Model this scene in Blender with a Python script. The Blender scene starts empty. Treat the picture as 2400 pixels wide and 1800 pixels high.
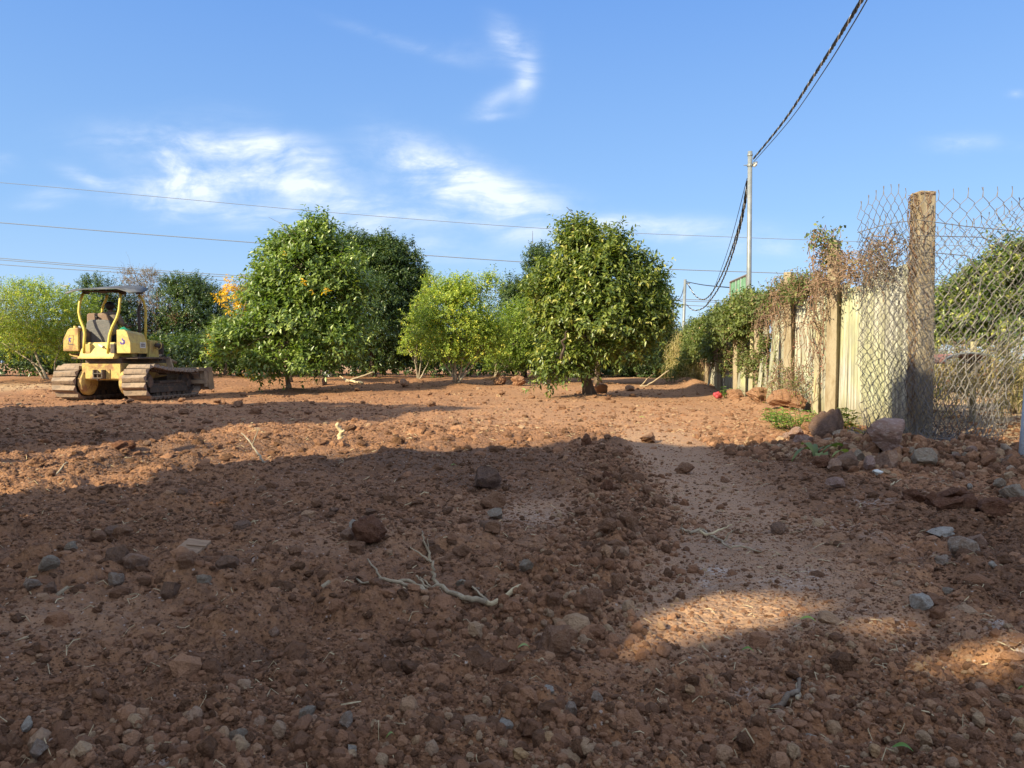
import bpy, bmesh, math, random
import numpy as np
from mathutils import Vector, Matrix, Euler
R = math.radians
rng = np.random.default_rng(7)
random.seed(7)
S = bpy.context.scene
COL = S.collection

# ------------------------------------------------------------------ camera, world, sun
H0, FPX, HOR = 1.0, 1800.0, 850.0                   # eye height, focal length in photo pixels, horizon row
TH = math.atan((900.0 - HOR) / FPX)
cam = bpy.data.cameras.new('camera'); camo = bpy.data.objects.new('camera', cam); COL.objects.link(camo)
cam.sensor_width = 36; cam.lens = 27; cam.clip_start = 0.05; cam.clip_end = 3000
camo.location = (0, 0, H0); camo.rotation_euler = (math.pi / 2 - TH, 0, 0)
S.camera = camo

SUN_AZ, SUN_EL = R(40), R(30)                       # sun to the left, a little behind the camera
SUN = Vector((-math.cos(SUN_EL) * math.cos(SUN_AZ), -math.cos(SUN_EL) * math.sin(SUN_AZ), math.sin(SUN_EL)))
sl = bpy.data.lights.new('sun', 'SUN'); sl.energy = 4.6; sl.angle = R(0.53); sl.color = (1.0, 0.89, 0.60)
so = bpy.data.objects.new('sun', sl); COL.objects.link(so); so.location = (0, 0, 50)
so.rotation_euler = (-SUN).to_track_quat('-Z', 'Y').to_euler()

S.view_settings.view_transform = 'Standard'; S.view_settings.look = 'None'
S.view_settings.gamma = 1; S.view_settings.use_curve_mapping = False
S.view_settings.exposure = 1.12
S.cycles.max_bounces = 6; S.cycles.transparent_max_bounces = 4; S.cycles.use_denoising = True

W = bpy.data.worlds.new('World'); S.world = W; W.use_nodes = True


class NT:
    """small helper for node trees"""
    def __init__(s, nt): s.nt = nt; s.n = nt.nodes; s.l = nt.links
    def new(s, t, **k):
        n = s.n.new(t)
        for a, b in k.items(): setattr(n, a, b)
        return n
    def set(s, sock, v):
        if isinstance(v, bpy.types.NodeSocket): s.l.new(v, sock)
        else: sock.default_value = v
    def math(s, op, a, b=0.0, c=None, clamp=False):
        n = s.new('ShaderNodeMath', operation=op); n.use_clamp = clamp
        s.set(n.inputs[0], a); s.set(n.inputs[1], b)
        if c is not None: s.set(n.inputs[2], c)
        return n.outputs[0]
    def mix(s, f, a, b, blend='MIX'):
        n = s.new('ShaderNodeMix', data_type='RGBA'); n.blend_type = blend
        s.set(n.inputs[0], f); s.set(n.inputs[6], a); s.set(n.inputs[7], b)
        return n.outputs[2]
    def noise(s, vec, scale, detail=4, rough=.55, dist=0.0, out=0):
        n = s.new('ShaderNodeTexNoise'); s.set(n.inputs['Scale'], scale)
        n.inputs['Detail'].default_value = detail; n.inputs['Roughness'].default_value = rough
        n.inputs['Distortion'].default_value = dist
        if vec is not None: s.l.new(vec, n.inputs['Vector'])
        return n.outputs[out]
    def ramp(s, f, stops, interp='LINEAR'):
        n = s.new('ShaderNodeValToRGB'); s.set(n.inputs[0], f); cr = n.color_ramp; cr.interpolation = interp
        while len(cr.elements) > 1: cr.elements.remove(cr.elements[-1])
        for i, (p, c) in enumerate(stops):
            e = cr.elements[0] if i == 0 else cr.elements.new(p)
            e.position = p; e.color = (*c, 1) if len(c) == 3 else c
        return n.outputs[0]
    def smooth(s, v, a, b):
        n = s.new('ShaderNodeMapRange', interpolation_type='SMOOTHSTEP')
        s.set(n.inputs[0], v); n.inputs[1].default_value = a; n.inputs[2].default_value = b
        return n.outputs[0]
    def mapping(s, vec, scale=(1, 1, 1), rot=(0, 0, 0)):
        n = s.new('ShaderNodeMapping'); s.l.new(vec, n.inputs[0])
        n.inputs['Scale'].default_value = scale; n.inputs['Rotation'].default_value = rot
        return n.outputs[0]


REST = []


def build_sky():
    t = NT(W.node_tree); t.n.clear()
    out = t.new('ShaderNodeOutputWorld'); bg = t.new('ShaderNodeBackground')
    sky = t.new('ShaderNodeTexSky', sky_type='NISHITA'); sky.sun_disc = False
    sky.sun_elevation = SUN_EL
    sky.sun_rotation = math.atan2(SUN.x, SUN.y)
    sky.altitude = 0; sky.air_density = 1.0; sky.dust_density = 0.25; sky.ozone_density = 2.2
    tc = t.new('ShaderNodeTexCoord')
    sep = t.new('ShaderNodeSeparateXYZ'); t.l.new(tc.outputs['Generated'], sep.inputs[0])
    x, y, z = sep.outputs
    yy = t.math('MAXIMUM', y, 0.02)
    u = t.math('DIVIDE', x, yy); v = t.math('DIVIDE', z, yy)
    comb = t.new('ShaderNodeCombineXYZ'); t.l.new(u, comb.inputs[0]); t.l.new(v, comb.inputs[1])
    P = comb.outputs[0]
    # warp field for wisps
    wn = t.new('ShaderNodeTexNoise'); wn.inputs['Scale'].default_value = 5; wn.inputs['Detail'].default_value = 3
    t.l.new(P, wn.inputs['Vector'])
    va = t.new('ShaderNodeVectorMath', operation='MULTIPLY_ADD'); t.l.new(wn.outputs[1], va.inputs[0])
    va.inputs[1].default_value = (.10, .06, 0); t.l.new(P, va.inputs[2])
    PW = va.outputs[0]
    # streaky cloud texture, streaks rising gently to the left
    n1 = t.noise(t.mapping(PW, (5, 22, 1), (0, 0, R(14))), 1.0, 7, .6, .4)
    n2 = t.noise(t.mapping(PW, (9, 14, 1), (0, 0, R(-20))), 1.0, 6, .62, .2)
    tex = t.math('MULTIPLY', t.smooth(n1, .34, .74), t.smooth(n2, .24, .66))

    def blob(px, py, rx, ry, rot, amp):
        cu, cv = (px - 1200) / FPX, (HOR - py) / FPX
        dx = t.math('SUBTRACT', u, cu); dy = t.math('SUBTRACT', v, cv)
        c, s_ = math.cos(rot), math.sin(rot)
        a = t.math('ADD', t.math('MULTIPLY', dx, c / (rx / FPX)), t.math('MULTIPLY', dy, s_ / (rx / FPX)))
        b = t.math('ADD', t.math('MULTIPLY', dx, -s_ / (ry / FPX)), t.math('MULTIPLY', dy, c / (ry / FPX)))
        r2 = t.math('ADD', t.math('MULTIPLY', a, a), t.math('MULTIPLY', b, b))
        return t.math('MULTIPLY', t.math('EXPONENT', t.math('MULTIPLY', r2, -1.3)), amp)
    blobs = [(480, 385, 215, 66, -.12, 1.3), (700, 410, 180, 68, -.42, 1.3), (430, 455, 150, 48, .1, .95), (600, 500, 170, 40, 0, .6),
             (1040, 415, 150, 56, -.5, 1.1), (1150, 480, 200, 70, -.25, 1.15), (930, 520, 190, 45, .1, .7), (1010, 570, 90, 32, 0, .4),
             (1620, 545, 230, 32, -.05, .75), (1400, 520, 120, 28, 0, .5), (215, 420, 75, 18, -.35, .6), (140, 460, 70, 18, 0, .35),
             (2280, 340, 90, 20, 0, .75), (2376, 227, 24, 10, 0, .55), (0, 388, 42, 22, 0, .7), (100, 485, 60, 12, 0, .3),
             (1195, 110, 62, 34, -.9, .65), (1235, 175, 26, 70, -.15, .55), (1165, 240, 70, 25, .5, .3), (1110, 130, 130, 28, -.1, .12),
             (930, 105, 150, 14, -.32, .2), (1155, 280, 45, 10, .1, .3), (1800, 590, 160, 18, 0, .25), (300, 335, 50, 10, 0, .3), (1080, 610, 260, 14, 0, .25)]
    m = None
    for b in blobs:
        o = blob(*b); m = o if m is None else t.math('ADD', m, o)
    m = t.math('MINIMUM', m, 1.25)
    dens = t.math('MULTIPLY', m, t.math('ADD', t.math('MULTIPLY', tex, 1.5), t.math('MULTIPLY', t.smooth(n2, .25, .75), .34)), clamp=True)
    front = t.smooth(y, .1, .3)
    dens = t.math('MULTIPLY', dens, front)
    # unseen cloud over the rest of the sky (overhead and behind), thickened to fill the shade
    zz = t.math('ADD', t.math('MAXIMUM', z, 0.0), .18)
    cb = t.new('ShaderNodeCombineXYZ'); t.l.new(t.math('DIVIDE', x, zz), cb.inputs[0]); t.l.new(t.math('DIVIDE', y, zz), cb.inputs[1])
    n3 = t.noise(t.mapping(cb.outputs[0], (.8, 1.6, 1)), 1.0, 6, .6, .5)
    rest = t.math('MULTIPLY', t.math('MULTIPLY', t.smooth(n3, .33, .62), .9), t.math('MAXIMUM', t.math('SUBTRACT', 1.0, t.smooth(y, -.15, .15)), t.smooth(z, .55, .75)))
    dens = t.math('MAXIMUM', dens, rest); REST.append(rest)
    grad = t.ramp(z, [(0, HZN), (.18, MID), (.42, TOP), (1, ZEN)])
    dp = t.new('ShaderNodeVectorMath', operation='DOT_PRODUCT'); t.l.new(tc.outputs['Generated'], dp.inputs[0]); dp.inputs[1].default_value = SUN
    aure = t.smooth(dp.outputs['Value'], .35, .95)
    skyc = t.mix(t.math('MULTIPLY', t.math('SUBTRACT', 1.0, aure), SKY_MIX), sky.outputs[0], grad)
    # unseen cloud is brighter on the sun's side (forward scattering), boosted to fill the shade
    near = t.mix(t.smooth(dp.outputs['Value'], -.3, .95), CLOUD, tuple(c * 1.8 for c in CLOUD[:3]) + (1,))
    colr = t.mix(t.math('MULTIPLY', dens, .9, clamp=True), skyc, t.mix(t.math('MULTIPLY', REST[0], 1.0, clamp=True), CLOUD, near))
    t.l.new(colr, bg.inputs[0]); bg.inputs[1].default_value = SKY_STR
    t.l.new(bg.outputs[0], out.inputs[0])


SKY_STR = 0.10
SKY_MIX = 0.8
HZN, MID, TOP, ZEN = (2.2, 3.2, 4.5), (1.30, 2.45, 4.35), (.74, 1.75, 4.1), (.62, 1.4, 3.4)
CLOUD = (4.6, 5.0, 5.6, 1)
build_sky()

# ------------------------------------------------------------------ picture -> world helpers (only used to measure places)
CT, ST = math.cos(TH), math.sin(TH)


def ray(px, py):
    a, b = (px - 1200) / FPX, (900 - py) / FPX
    return np.array([a, CT + b * ST, b * CT - ST])      # world direction


def P(px, py, Y):
    d = ray(px, py); k = Y / d[1]
    return np.array([d[0] * k, Y, H0 + d[2] * k])


def to_px(x, y, z):
    dy, dz = y, z - H0
    f = dy * CT - dz * ST; up = dy * ST + dz * CT
    return 1200 + FPX * x / f, 900 - FPX * up / f


def sstep(a, b, x):
    t = np.clip((x - a) / (b - a), 0, 1); return t * t * (3 - 2 * t)


# ------------------------------------------------------------------ noise
def h2(ix, iy, seed):
    v = (ix.astype(np.int64) * 374761393 + iy.astype(np.int64) * 668265263 + seed * 982451653) & 0xffffffff
    v = ((v ^ (v >> 13)) * 1274126177) & 0xffffffff
    v = (v ^ (v >> 16)) & 0xffffff
    return v / float(0x1000000)


def vnoise(x, y, seed):
    ix, iy = np.floor(x), np.floor(y); fx, fy = x - ix, y - iy
    fx = fx * fx * (3 - 2 * fx); fy = fy * fy * (3 - 2 * fy)
    a, b = h2(ix, iy, seed), h2(ix + 1, iy, seed); c, d = h2(ix, iy + 1, seed), h2(ix + 1, iy + 1, seed)
    return (a + (b - a) * fx + (c - a) * fy + (a - b - c + d) * fx * fy) * 2 - 1


def fbm(x, y, seed, o=4):
    s = 0; a = .5
    for i in range(o): s = s + a * vnoise(x, y, seed + i * 17); x = x * 2.03 + 3.1; y = y * 2.01 - 1.7; a *= .5
    return s


def lumps(x, y, seed, keep):
    """rounded lumps 0..1, one per kept cell"""
    ix, iy = np.floor(x), np.floor(y); best = np.zeros_like(x)
    for dx in (-1, 0, 1):
        for dy in (-1, 0, 1):
            cx, cy = ix + dx, iy + dy
            px = cx + h2(cx, cy, seed); py = cy + h2(cx, cy, seed + 5)
            rr = .28 + .42 * h2(cx, cy, seed + 9); on = h2(cx, cy, seed + 13) < keep
            d2 = ((x - px) ** 2 + (y - py) ** 2) / rr ** 2
            best = np.maximum(best, np.where(on, np.sqrt(np.clip(1 - d2, 0, 1)) * rr * 1.5, 0))
    return best


RIDGE = np.array([[.0, 2.4], [.22, 3.2], [.55, 4.2], [.78, 5.2], [.92, 6.5], [1.05, 9], [1.2, 11]])
MOUNDX = np.array([[2.6, 9.3], [3.3, 8.6], [4.0, 7.9], [4.8, 7.35], [5.6, 7.0], [7.5, 6.6]])


def ridge_d(x, y): return x - np.interp(y, RIDGE[:, 1], RIDGE[:, 0]) + .06 * vnoise(y * 2.2, y * 0, 31)


def rough_mask(x, y):
    """1 = cloddy ploughed soil, 0 = driven smooth"""
    rd = ridge_d(x, y)
    right = sstep(.12, .4, rd) * (1 - sstep(2.1, 2.9, x - .12 * y + 1.2)) * sstep(2.2, 3.0, y) * (1 - sstep(10, 13, y))
    bare = np.exp(-(((x - .12) / .42) ** 2 + ((y - 5.1) / .9) ** 2)) * .85 + np.exp(-(((x + .9) / .45) ** 2 + ((y - 4.3) / .5) ** 2)) * .5
    left = np.exp(-(((x + 1.8) / .5) ** 2 + ((y - 2.9) / .35) ** 2)) * .6
    return np.clip(1 - right * .85 - bare - left, .08, 1) * (1 - .35 * sstep(9.6, 13, y) * sstep(-4, 1, x))


def terrain(x, y, fine=True):
    x = np.asarray(x, float); y = np.asarray(y, float)
    z = .05 * fbm(x * .35, y * .35, 1, 3) * sstep(1.5, 8, np.abs(y) + np.abs(x) * .3)
    z = z + .30 * sstep(21, 34, y) * (1 - sstep(60, 120, y) * .5)
    z = z + .06 * sstep(23, 28, y) * (.5 + vnoise(x * .55, y * .3, 77)) * (1 - sstep(45, 60, y))
    rm = rough_mask(x, y)
    rd = ridge_d(x, y)
    z = z + .028 * np.exp(-(rd / .22) ** 2) * sstep(2.6, 3.6, y) * (1 - sstep(6.5, 9, y))
    # bank of spoil at the foot of the fence
    my = np.interp(x, MOUNDX[:, 0], MOUNDX[:, 1]); d = y - my
    prof = np.where(d < 0, np.exp(-(d / .85) ** 2), np.exp(-(d / .5) ** 2))
    z = z + .18 * prof * sstep(2.7, 4.0, x) * (1 + .25 * vnoise(x * 1.7, y * 1.7, 3))
    # orchard side berm of loose earth along the wall foot
    wx = 5.0 + .122 * (y - 9.5)
    z = z + .16 * np.exp(-((x - wx + .55) / .38) ** 2) * sstep(9, 13, y) * (1 - sstep(40, 44, y)) * (.7 + .6 * vnoise(x * 1.3, y * 1.1, 9))
    for (mx, my_, hh, rr) in BASES: z = z + hh * np.exp(-(((x - mx) ** 2 + (y - my_) ** 2) / rr ** 2))
    if fine:
        sp = .0035 * np.maximum(np.abs(y), 1.2) ** 1.5
        def g(s): return np.clip((s - 1.3 * sp) / s, 0, 1)
        z = z + rm * (.075 * fbm(x * 1.6, y * 1.6, 41, 3) + .035 * g(.5) * fbm(x * 6, y * 6, 51, 3))
        z = z + rm * .085 * g(.5) * lumps(x / .33, y / .33, 61, .28)
        z = z + rm * .045 * g(.25) * lumps(x / .14, y / .14, 71, .5)
        z = z + (.25 + .75 * rm) * .028 * g(.12) * lumps(x / .062, y / .062, 81, .65)
        z = z + (.3 + .7 * rm) * .014 * g(.06) * lumps(x / .028, y / .028, 91, .7)
        z = z + (1 - rm) * .010 * g(.10) * fbm((x - .12 * y) * 9, y * .55, 111, 2)
        z = z + .008 * g(.05) * fbm(x * 40, y * 40, 95, 2)
    return z


BASES = []
def Hs(x, y): return float(terrain(np.array([x]), np.array([y]))[0])


def G(px, py):
    """point of the ground seen at a pixel"""
    z = 0.0
    d = ray(px, py)
    for _ in range(25):
        k = (z - H0) / d[2]; k = min(max(k, 1), 200); nz = float(terrain(np.array([d[0] * k]), np.array([d[1] * k]), False)[0]); z = .6 * z + .4 * nz
    return np.array([d[0] * k, d[1] * k, nz])


# ------------------------------------------------------------------ materials
def mat(name, base, rough=.8, spec=.3, metal=0.0):
    m = bpy.data.materials.new(name); m.use_nodes = True
    b = m.node_tree.nodes['Principled BSDF']
    b.inputs['Base Color'].default_value = (*base, 1); b.inputs['Roughness'].default_value = rough
    b.inputs['Specular IOR Level'].default_value = spec; b.inputs['Metallic'].default_value = metal
    return m, NT(m.node_tree), b


def weathered(name, base, other, scale=6, rough=.7, spec=.3, amount=(.45, .65), bump=.15, metal=0.0, fine=None, stretch=(1, 1, 1)):
    m, t, b = mat(name, base, rough, spec, metal)
    tc = t.new('ShaderNodeTexCoord'); v = t.mapping(tc.outputs['Object'], stretch)
    n = t.noise(v, scale, 6, .65, .3)
    c = t.mix(t.smooth(n, *amount), (*base, 1), (*other, 1))
    n2 = t.noise(v, scale * 6, 4, .6)
    c = t.mix(t.math('MULTIPLY', t.smooth(n2, .5, .75), .35), c, (*(fine or tuple(x * .5 for x in base)), 1))
    t.l.new(c, b.inputs['Base Color'])
    bp = t.new('ShaderNodeBump'); bp.inputs['Strength'].default_value = bump; bp.inputs['Distance'].default_value = .02
    t.l.new(n2, bp.inputs['Height']); t.l.new(bp.outputs[0], b.inputs['Normal'])
    return m


def soil_material():
    m, t, b = mat('soil', (.3, .15, .08), .96, .15)
    tc = t.new('ShaderNodeTexCoord'); v = tc.outputs['Object']
    a = t.noise(v, .9, 5, .6); f = t.noise(v, 14, 6, .68); ff = t.noise(v, 90, 5, .7)
    c = t.mix(t.smooth(a, .35, .65), (*SOIL_A, 1), (*SOIL_B, 1))
    c = t.mix(t.smooth(f, .42, .68), c, (*SOIL_C, 1))
    c = t.mix(t.math('MULTIPLY', t.smooth(ff, .5, .72), .55), c, (*SOIL_D, 1))
    sand = t.new('ShaderNodeAttribute', attribute_name='sand').outputs['Fac']
    dust = t.new('ShaderNodeAttribute', attribute_name='dust').outputs['Fac']
    comp = t.new('ShaderNodeAttribute', attribute_name='packed').outputs['Fac']
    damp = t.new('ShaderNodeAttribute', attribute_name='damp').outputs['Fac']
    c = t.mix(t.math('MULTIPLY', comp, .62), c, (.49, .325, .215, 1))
    c = t.mix(damp, c, (.135, .080, .054, 1))  # dark tone of turned earth, also carrying shade painted into the soil
    c = t.mix(sand, c, t.mix(f, (.44, .29, .16, 1), (.55, .39, .24, 1)))
    dn = t.math('MULTIPLY', dust, t.smooth(t.noise(v, 22, 5, .7, .8), .40, .62), clamp=True)
    c = t.mix(dn, c, (.62, .54, .48, 1))
    vor = t.new('ShaderNodeTexVoronoi'); vor.inputs['Scale'].default_value = 55; t.l.new(v, vor.inputs['Vector'])
    rc = t.new('ShaderNodeSeparateColor'); t.l.new(vor.outputs['Color'], rc.inputs[0])
    speck = t.math('MULTIPLY', t.math('GREATER_THAN', rc.outputs[0], .965), t.math('LESS_THAN', vor.outputs['Distance'], .34))
    c = t.mix(t.math('MULTIPLY', speck, .7), c, (.50, .42, .36, 1))
    t.l.new(c, b.inputs['Base Color'])
    bp = t.new('ShaderNodeBump'); bp.inputs['Strength'].default_value = 1.0; bp.inputs['Distance'].default_value = .024
    hgt = t.math('ADD', t.math('MULTIPLY', f, 1.2), t.math('MULTIPLY', ff, .5))
    v2 = t.new('ShaderNodeTexVoronoi'); v2.inputs['Scale'].default_value = 38; t.l.new(v, v2.inputs['Vector'])
    hgt = t.math('SUBTRACT', hgt, t.math('MULTIPLY', v2.outputs['Distance'], .8))
    t.l.new(hgt, bp.inputs['Height']); t.l.new(bp.outputs[0], b.inputs['Normal'])
    return m


SOIL_A, SOIL_B = (.34, .165, .084), (.43, .208, .098)
SOIL_C, SOIL_D = (.21, .102, .058), (.50, .30, .175)


def pebble_material():
    m, t, b = mat('pebble', (.3, .15, .08), .95, .15)
    at = t.new('ShaderNodeAttribute', attribute_name='tint', attribute_type='INSTANCER').outputs['Fac']
    c = t.ramp(at, [(0, (.12, .062, .034)), (.25, (.22, .112, .064)), (.5, (.34, .17, .094)), (.75, (.45, .245, .14)), (.86, (.48, .33, .20)),
                    (.93, (.42, .27, .18)), (.955, (.54, .33, .15)), (.975, (.52, .40, .30)), (1, (.66, .58, .50))])
    tc = t.new('ShaderNodeTexCoord'); n = t.noise(tc.outputs['Object'], 2.5, 5, .65)
    c = t.mix(t.math('MULTIPLY', t.smooth(n, .4, .7), .45), c, (.28, .145, .085, 1))
    t.l.new(c, b.inputs['Base Color'])
    bp = t.new('ShaderNodeBump'); bp.inputs['Strength'].default_value = .6; bp.inputs['Distance'].default_value = .25
    t.l.new(t.noise(tc.outputs['Object'], 3.5, 4, .7), bp.inputs['Height']); t.l.new(bp.outputs[0], b.inputs['Normal'])
    return m


def rock_material(name, a, b_, c_, dirt=.4):
    m, t, b = mat(name, a, .93, .2)
    tc = t.new('ShaderNodeTexCoord'); v = tc.outputs['Object']
    n = t.noise(v, 1.6, 6, .65); n2 = t.noise(v, 6, 5, .7)
    c = t.mix(t.smooth(n, .38, .62), (*a, 1), (*b_, 1)); c = t.mix(t.math('MULTIPLY', t.smooth(n2, .46, .62), .85), c, (*c_, 1))
    c = t.mix(t.math('MULTIPLY', t.smooth(t.noise(v, 2.7, 5, .7), .42, .6), dirt), c, (.34, .18, .10, 1))
    t.l.new(c, b.inputs['Base Color'])
    bp = t.new('ShaderNodeBump'); bp.inputs['Strength'].default_value = .8; bp.inputs['Distance'].default_value = .12
    t.l.new(t.math('ADD', n2, t.math('MULTIPLY', t.noise(v, 16, 4, .7), .5)), bp.inputs['Height']); t.l.new(bp.outputs[0], b.inputs['Normal'])
    return m


def leaf_material(name, stops, rough=.36, trans=.30, spec=.5):
    """stops: colours along the per-leaf tint 0..1"""
    m, t, b = mat(name, stops[0][1], rough, spec)
    at = t.new('ShaderNodeAttribute', attribute_name='tint').outputs['Fac']
    c = t.ramp(at, stops)
    t.l.new(c, b.inputs['Base Color'])
    tr = t.new('ShaderNodeBsdfTranslucent')
    cc = t.mix(1.0, c, (1.5, 1.7, .55, 1), 'MULTIPLY'); t.l.new(cc, tr.inputs[0])
    mx = t.new('ShaderNodeMixShader'); mx.inputs[0].default_value = trans
    out = t.n['Material Output']
    t.l.new(b.outputs[0], mx.inputs[1]); t.l.new(tr.outputs[0], mx.inputs[2]); t.l.new(mx.outputs[0], out.inputs[0])
    return m


M = {}
M['soil'] = soil_material(); M['pebble'] = pebble_material()
M['rock_brown'] = rock_material('rock_brown', (.28, .17, .115), (.36, .22, .15), (.19, .115, .08), .45)
M['rock_dark'] = rock_material('rock_dark', (.17, .105, .08), (.23, .145, .11), (.11, .068, .05), .25)
M['rock_clod'] = rock_material('rock_clod', (.35, .18, .10), (.27, .135, .08), (.44, .26, .16), .5)
M['rock_damp'] = rock_material('rock_damp', (.20, .085, .048), (.16, .068, .038), (.27, .13, .075), .2)
M['rock_pink'] = rock_material('rock_pink', (.44, .28, .23), (.36, .22, .18), (.54, .40, .34), .4)
M['rock_orange'] = rock_material('rock_orange', (.46, .26, .16), (.36, .22, .16), (.55, .38, .28), .3)
M['rock_grey'] = rock_material('rock_grey', (.46, .34, .26), (.34, .26, .20), (.58, .47, .38), .45)
M['rock_pale'] = rock_material('rock_pale', (.62, .54, .45), (.47, .40, .33), (.72, .66, .58), .3)
M['rock_tan'] = rock_material('rock_tan', (.42, .33, .24), (.34, .26, .19), (.52, .44, .35), .3)
M['bark_dark'] = weathered('bark_dark', (.075, .055, .042), (.13, .10, .08), 9, .9, .2, bump=.6, stretch=(1, 1, .3))
M['bark_pale'] = weathered('bark_pale', (.27, .22, .16), (.38, .33, .26), 9, .85, .2, bump=.5, stretch=(1, 1, .3))
M['bark_mid'] = weathered('bark_mid', (.17, .125, .09), (.26, .21, .16), 9, .88, .2, bump=.5, stretch=(1, 1, .3))
M['deadwood'] = weathered('deadwood', (.31, .24, .16), (.42, .33, .22), 14, .85, .2, bump=.4)
M['rawwood'] = weathered('rawwood', (.55, .44, .27), (.42, .32, .2), 20, .8, .2, bump=.3)
M['leaf_laurel'] = leaf_material('leaf_laurel', [(0, (.045, .085, .024)), (.35, (.10, .155, .036)), (.7, (.20, .26, .06)), (1, (.36, .41, .12))])
M['leaf_dark'] = leaf_material('leaf_dark', [(0, (.026, .052, .018)), (.4, (.06, .095, .028)), (.8, (.13, .17, .045)), (1, (.24, .27, .08))])
M['leaf_round'] = leaf_material('leaf_round', [(0, (.045, .075, .020)), (.35, (.10, .14, .03)), (.65, (.21, .24, .05)), (.88, (.36, .35, .08)), (1, (.50, .45, .14))])
M['leaf_citrus'] = leaf_material('leaf_citrus', [(0, (.10, .15, .028)), (.35, (.20, .27, .045)), (.7, (.36, .42, .07)), (.93, (.52, .53, .09)), (1, (.66, .52, .08))], .5, .35, .3)
M['leaf_orange'] = leaf_material('leaf_orange', [(0, (.55, .30, .02)), (.6, (.75, .42, .02)), (1, (.85, .60, .06))], .5, .4, .3)
M['leaf_dry'] = leaf_material('leaf_dry', [(0, (.15, .10, .075)), (.5, (.24, .16, .115)), (.8, (.30, .22, .15)), (1, (.17, .19, .07))], .8, .25, .15)
M['leaf_red'] = leaf_material('leaf_red', [(0, (.15, .06, .05)), (.5, (.26, .10, .085)), (1, (.36, .17, .13))], .7, .25, .2)
M['leaf_creeper'] = leaf_material('leaf_creeper', [(0, (.07, .085, .03)), (.5, (.12, .15, .045)), (.85, (.20, .23, .06)), (1, (.32, .24, .12))], .55, .3, .3)
M['leaf_weed'] = leaf_material('leaf_weed', [(0, (.09, .17, .035)), (.5, (.16, .28, .05)), (1, (.30, .40, .09))], .5, .35, .3)
M['straw'] = leaf_material('straw', [(0, (.28, .22, .10)), (.5, (.42, .34, .16)), (.85, (.52, .44, .24)), (1, (.20, .25, .07))], .8, .3, .15)
M['vine_dry'] = weathered('vine_dry', (.18, .11, .075), (.28, .19, .13), 12, .9, .1, bump=.2)


# ------------------------------------------------------------------ object helpers
def tag(o, label=None, cat=None, group=None, kind=None):
    if label: o['label'] = label
    if cat: o['category'] = cat
    if group: o['group'] = group
    if kind: o['kind'] = kind
    return o


def empty(name, loc, label, cat, group=None, rotz=0.0):
    o = bpy.data.objects.new(name, None); COL.objects.link(o); o.location = Vector(loc); o.rotation_euler = (0, 0, rotz)
    o.empty_display_size = .2
    return tag(o, label, cat, group)


def link(name, me, parent=None, m=None):
    o = bpy.data.objects.new(name, me); COL.objects.link(o)
    if parent: o.parent = parent
    if m is not None and len(me.materials) == 0: me.materials.append(m)
    return o


def fast_mesh(name, V, F, attrs=None, smooth=False):
    """V (n,3); F (m,k) with constant k"""
    V = np.asarray(V, np.float32); F = np.asarray(F, np.int32)
    me = bpy.data.meshes.new(name); k = F.shape[1]
    me.vertices.add(len(V)); me.vertices.foreach_set('co', V.ravel())
    me.loops.add(F.size); me.loops.foreach_set('vertex_index', F.ravel())
    me.polygons.add(len(F)); me.polygons.foreach_set('loop_start', np.arange(0, F.size, k, dtype=np.int32))
    me.polygons.foreach_set('loop_total', np.full(len(F), k, np.int32))
    if smooth: me.polygons.foreach_set('use_smooth', np.ones(len(F), bool))
    for an, a in (attrs or {}).items():
        at = me.attributes.new(an, 'FLOAT', 'POINT'); at.data.foreach_set('value', np.asarray(a, np.float32))
    me.update(calc_edges=True); me.validate()
    return me


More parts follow.
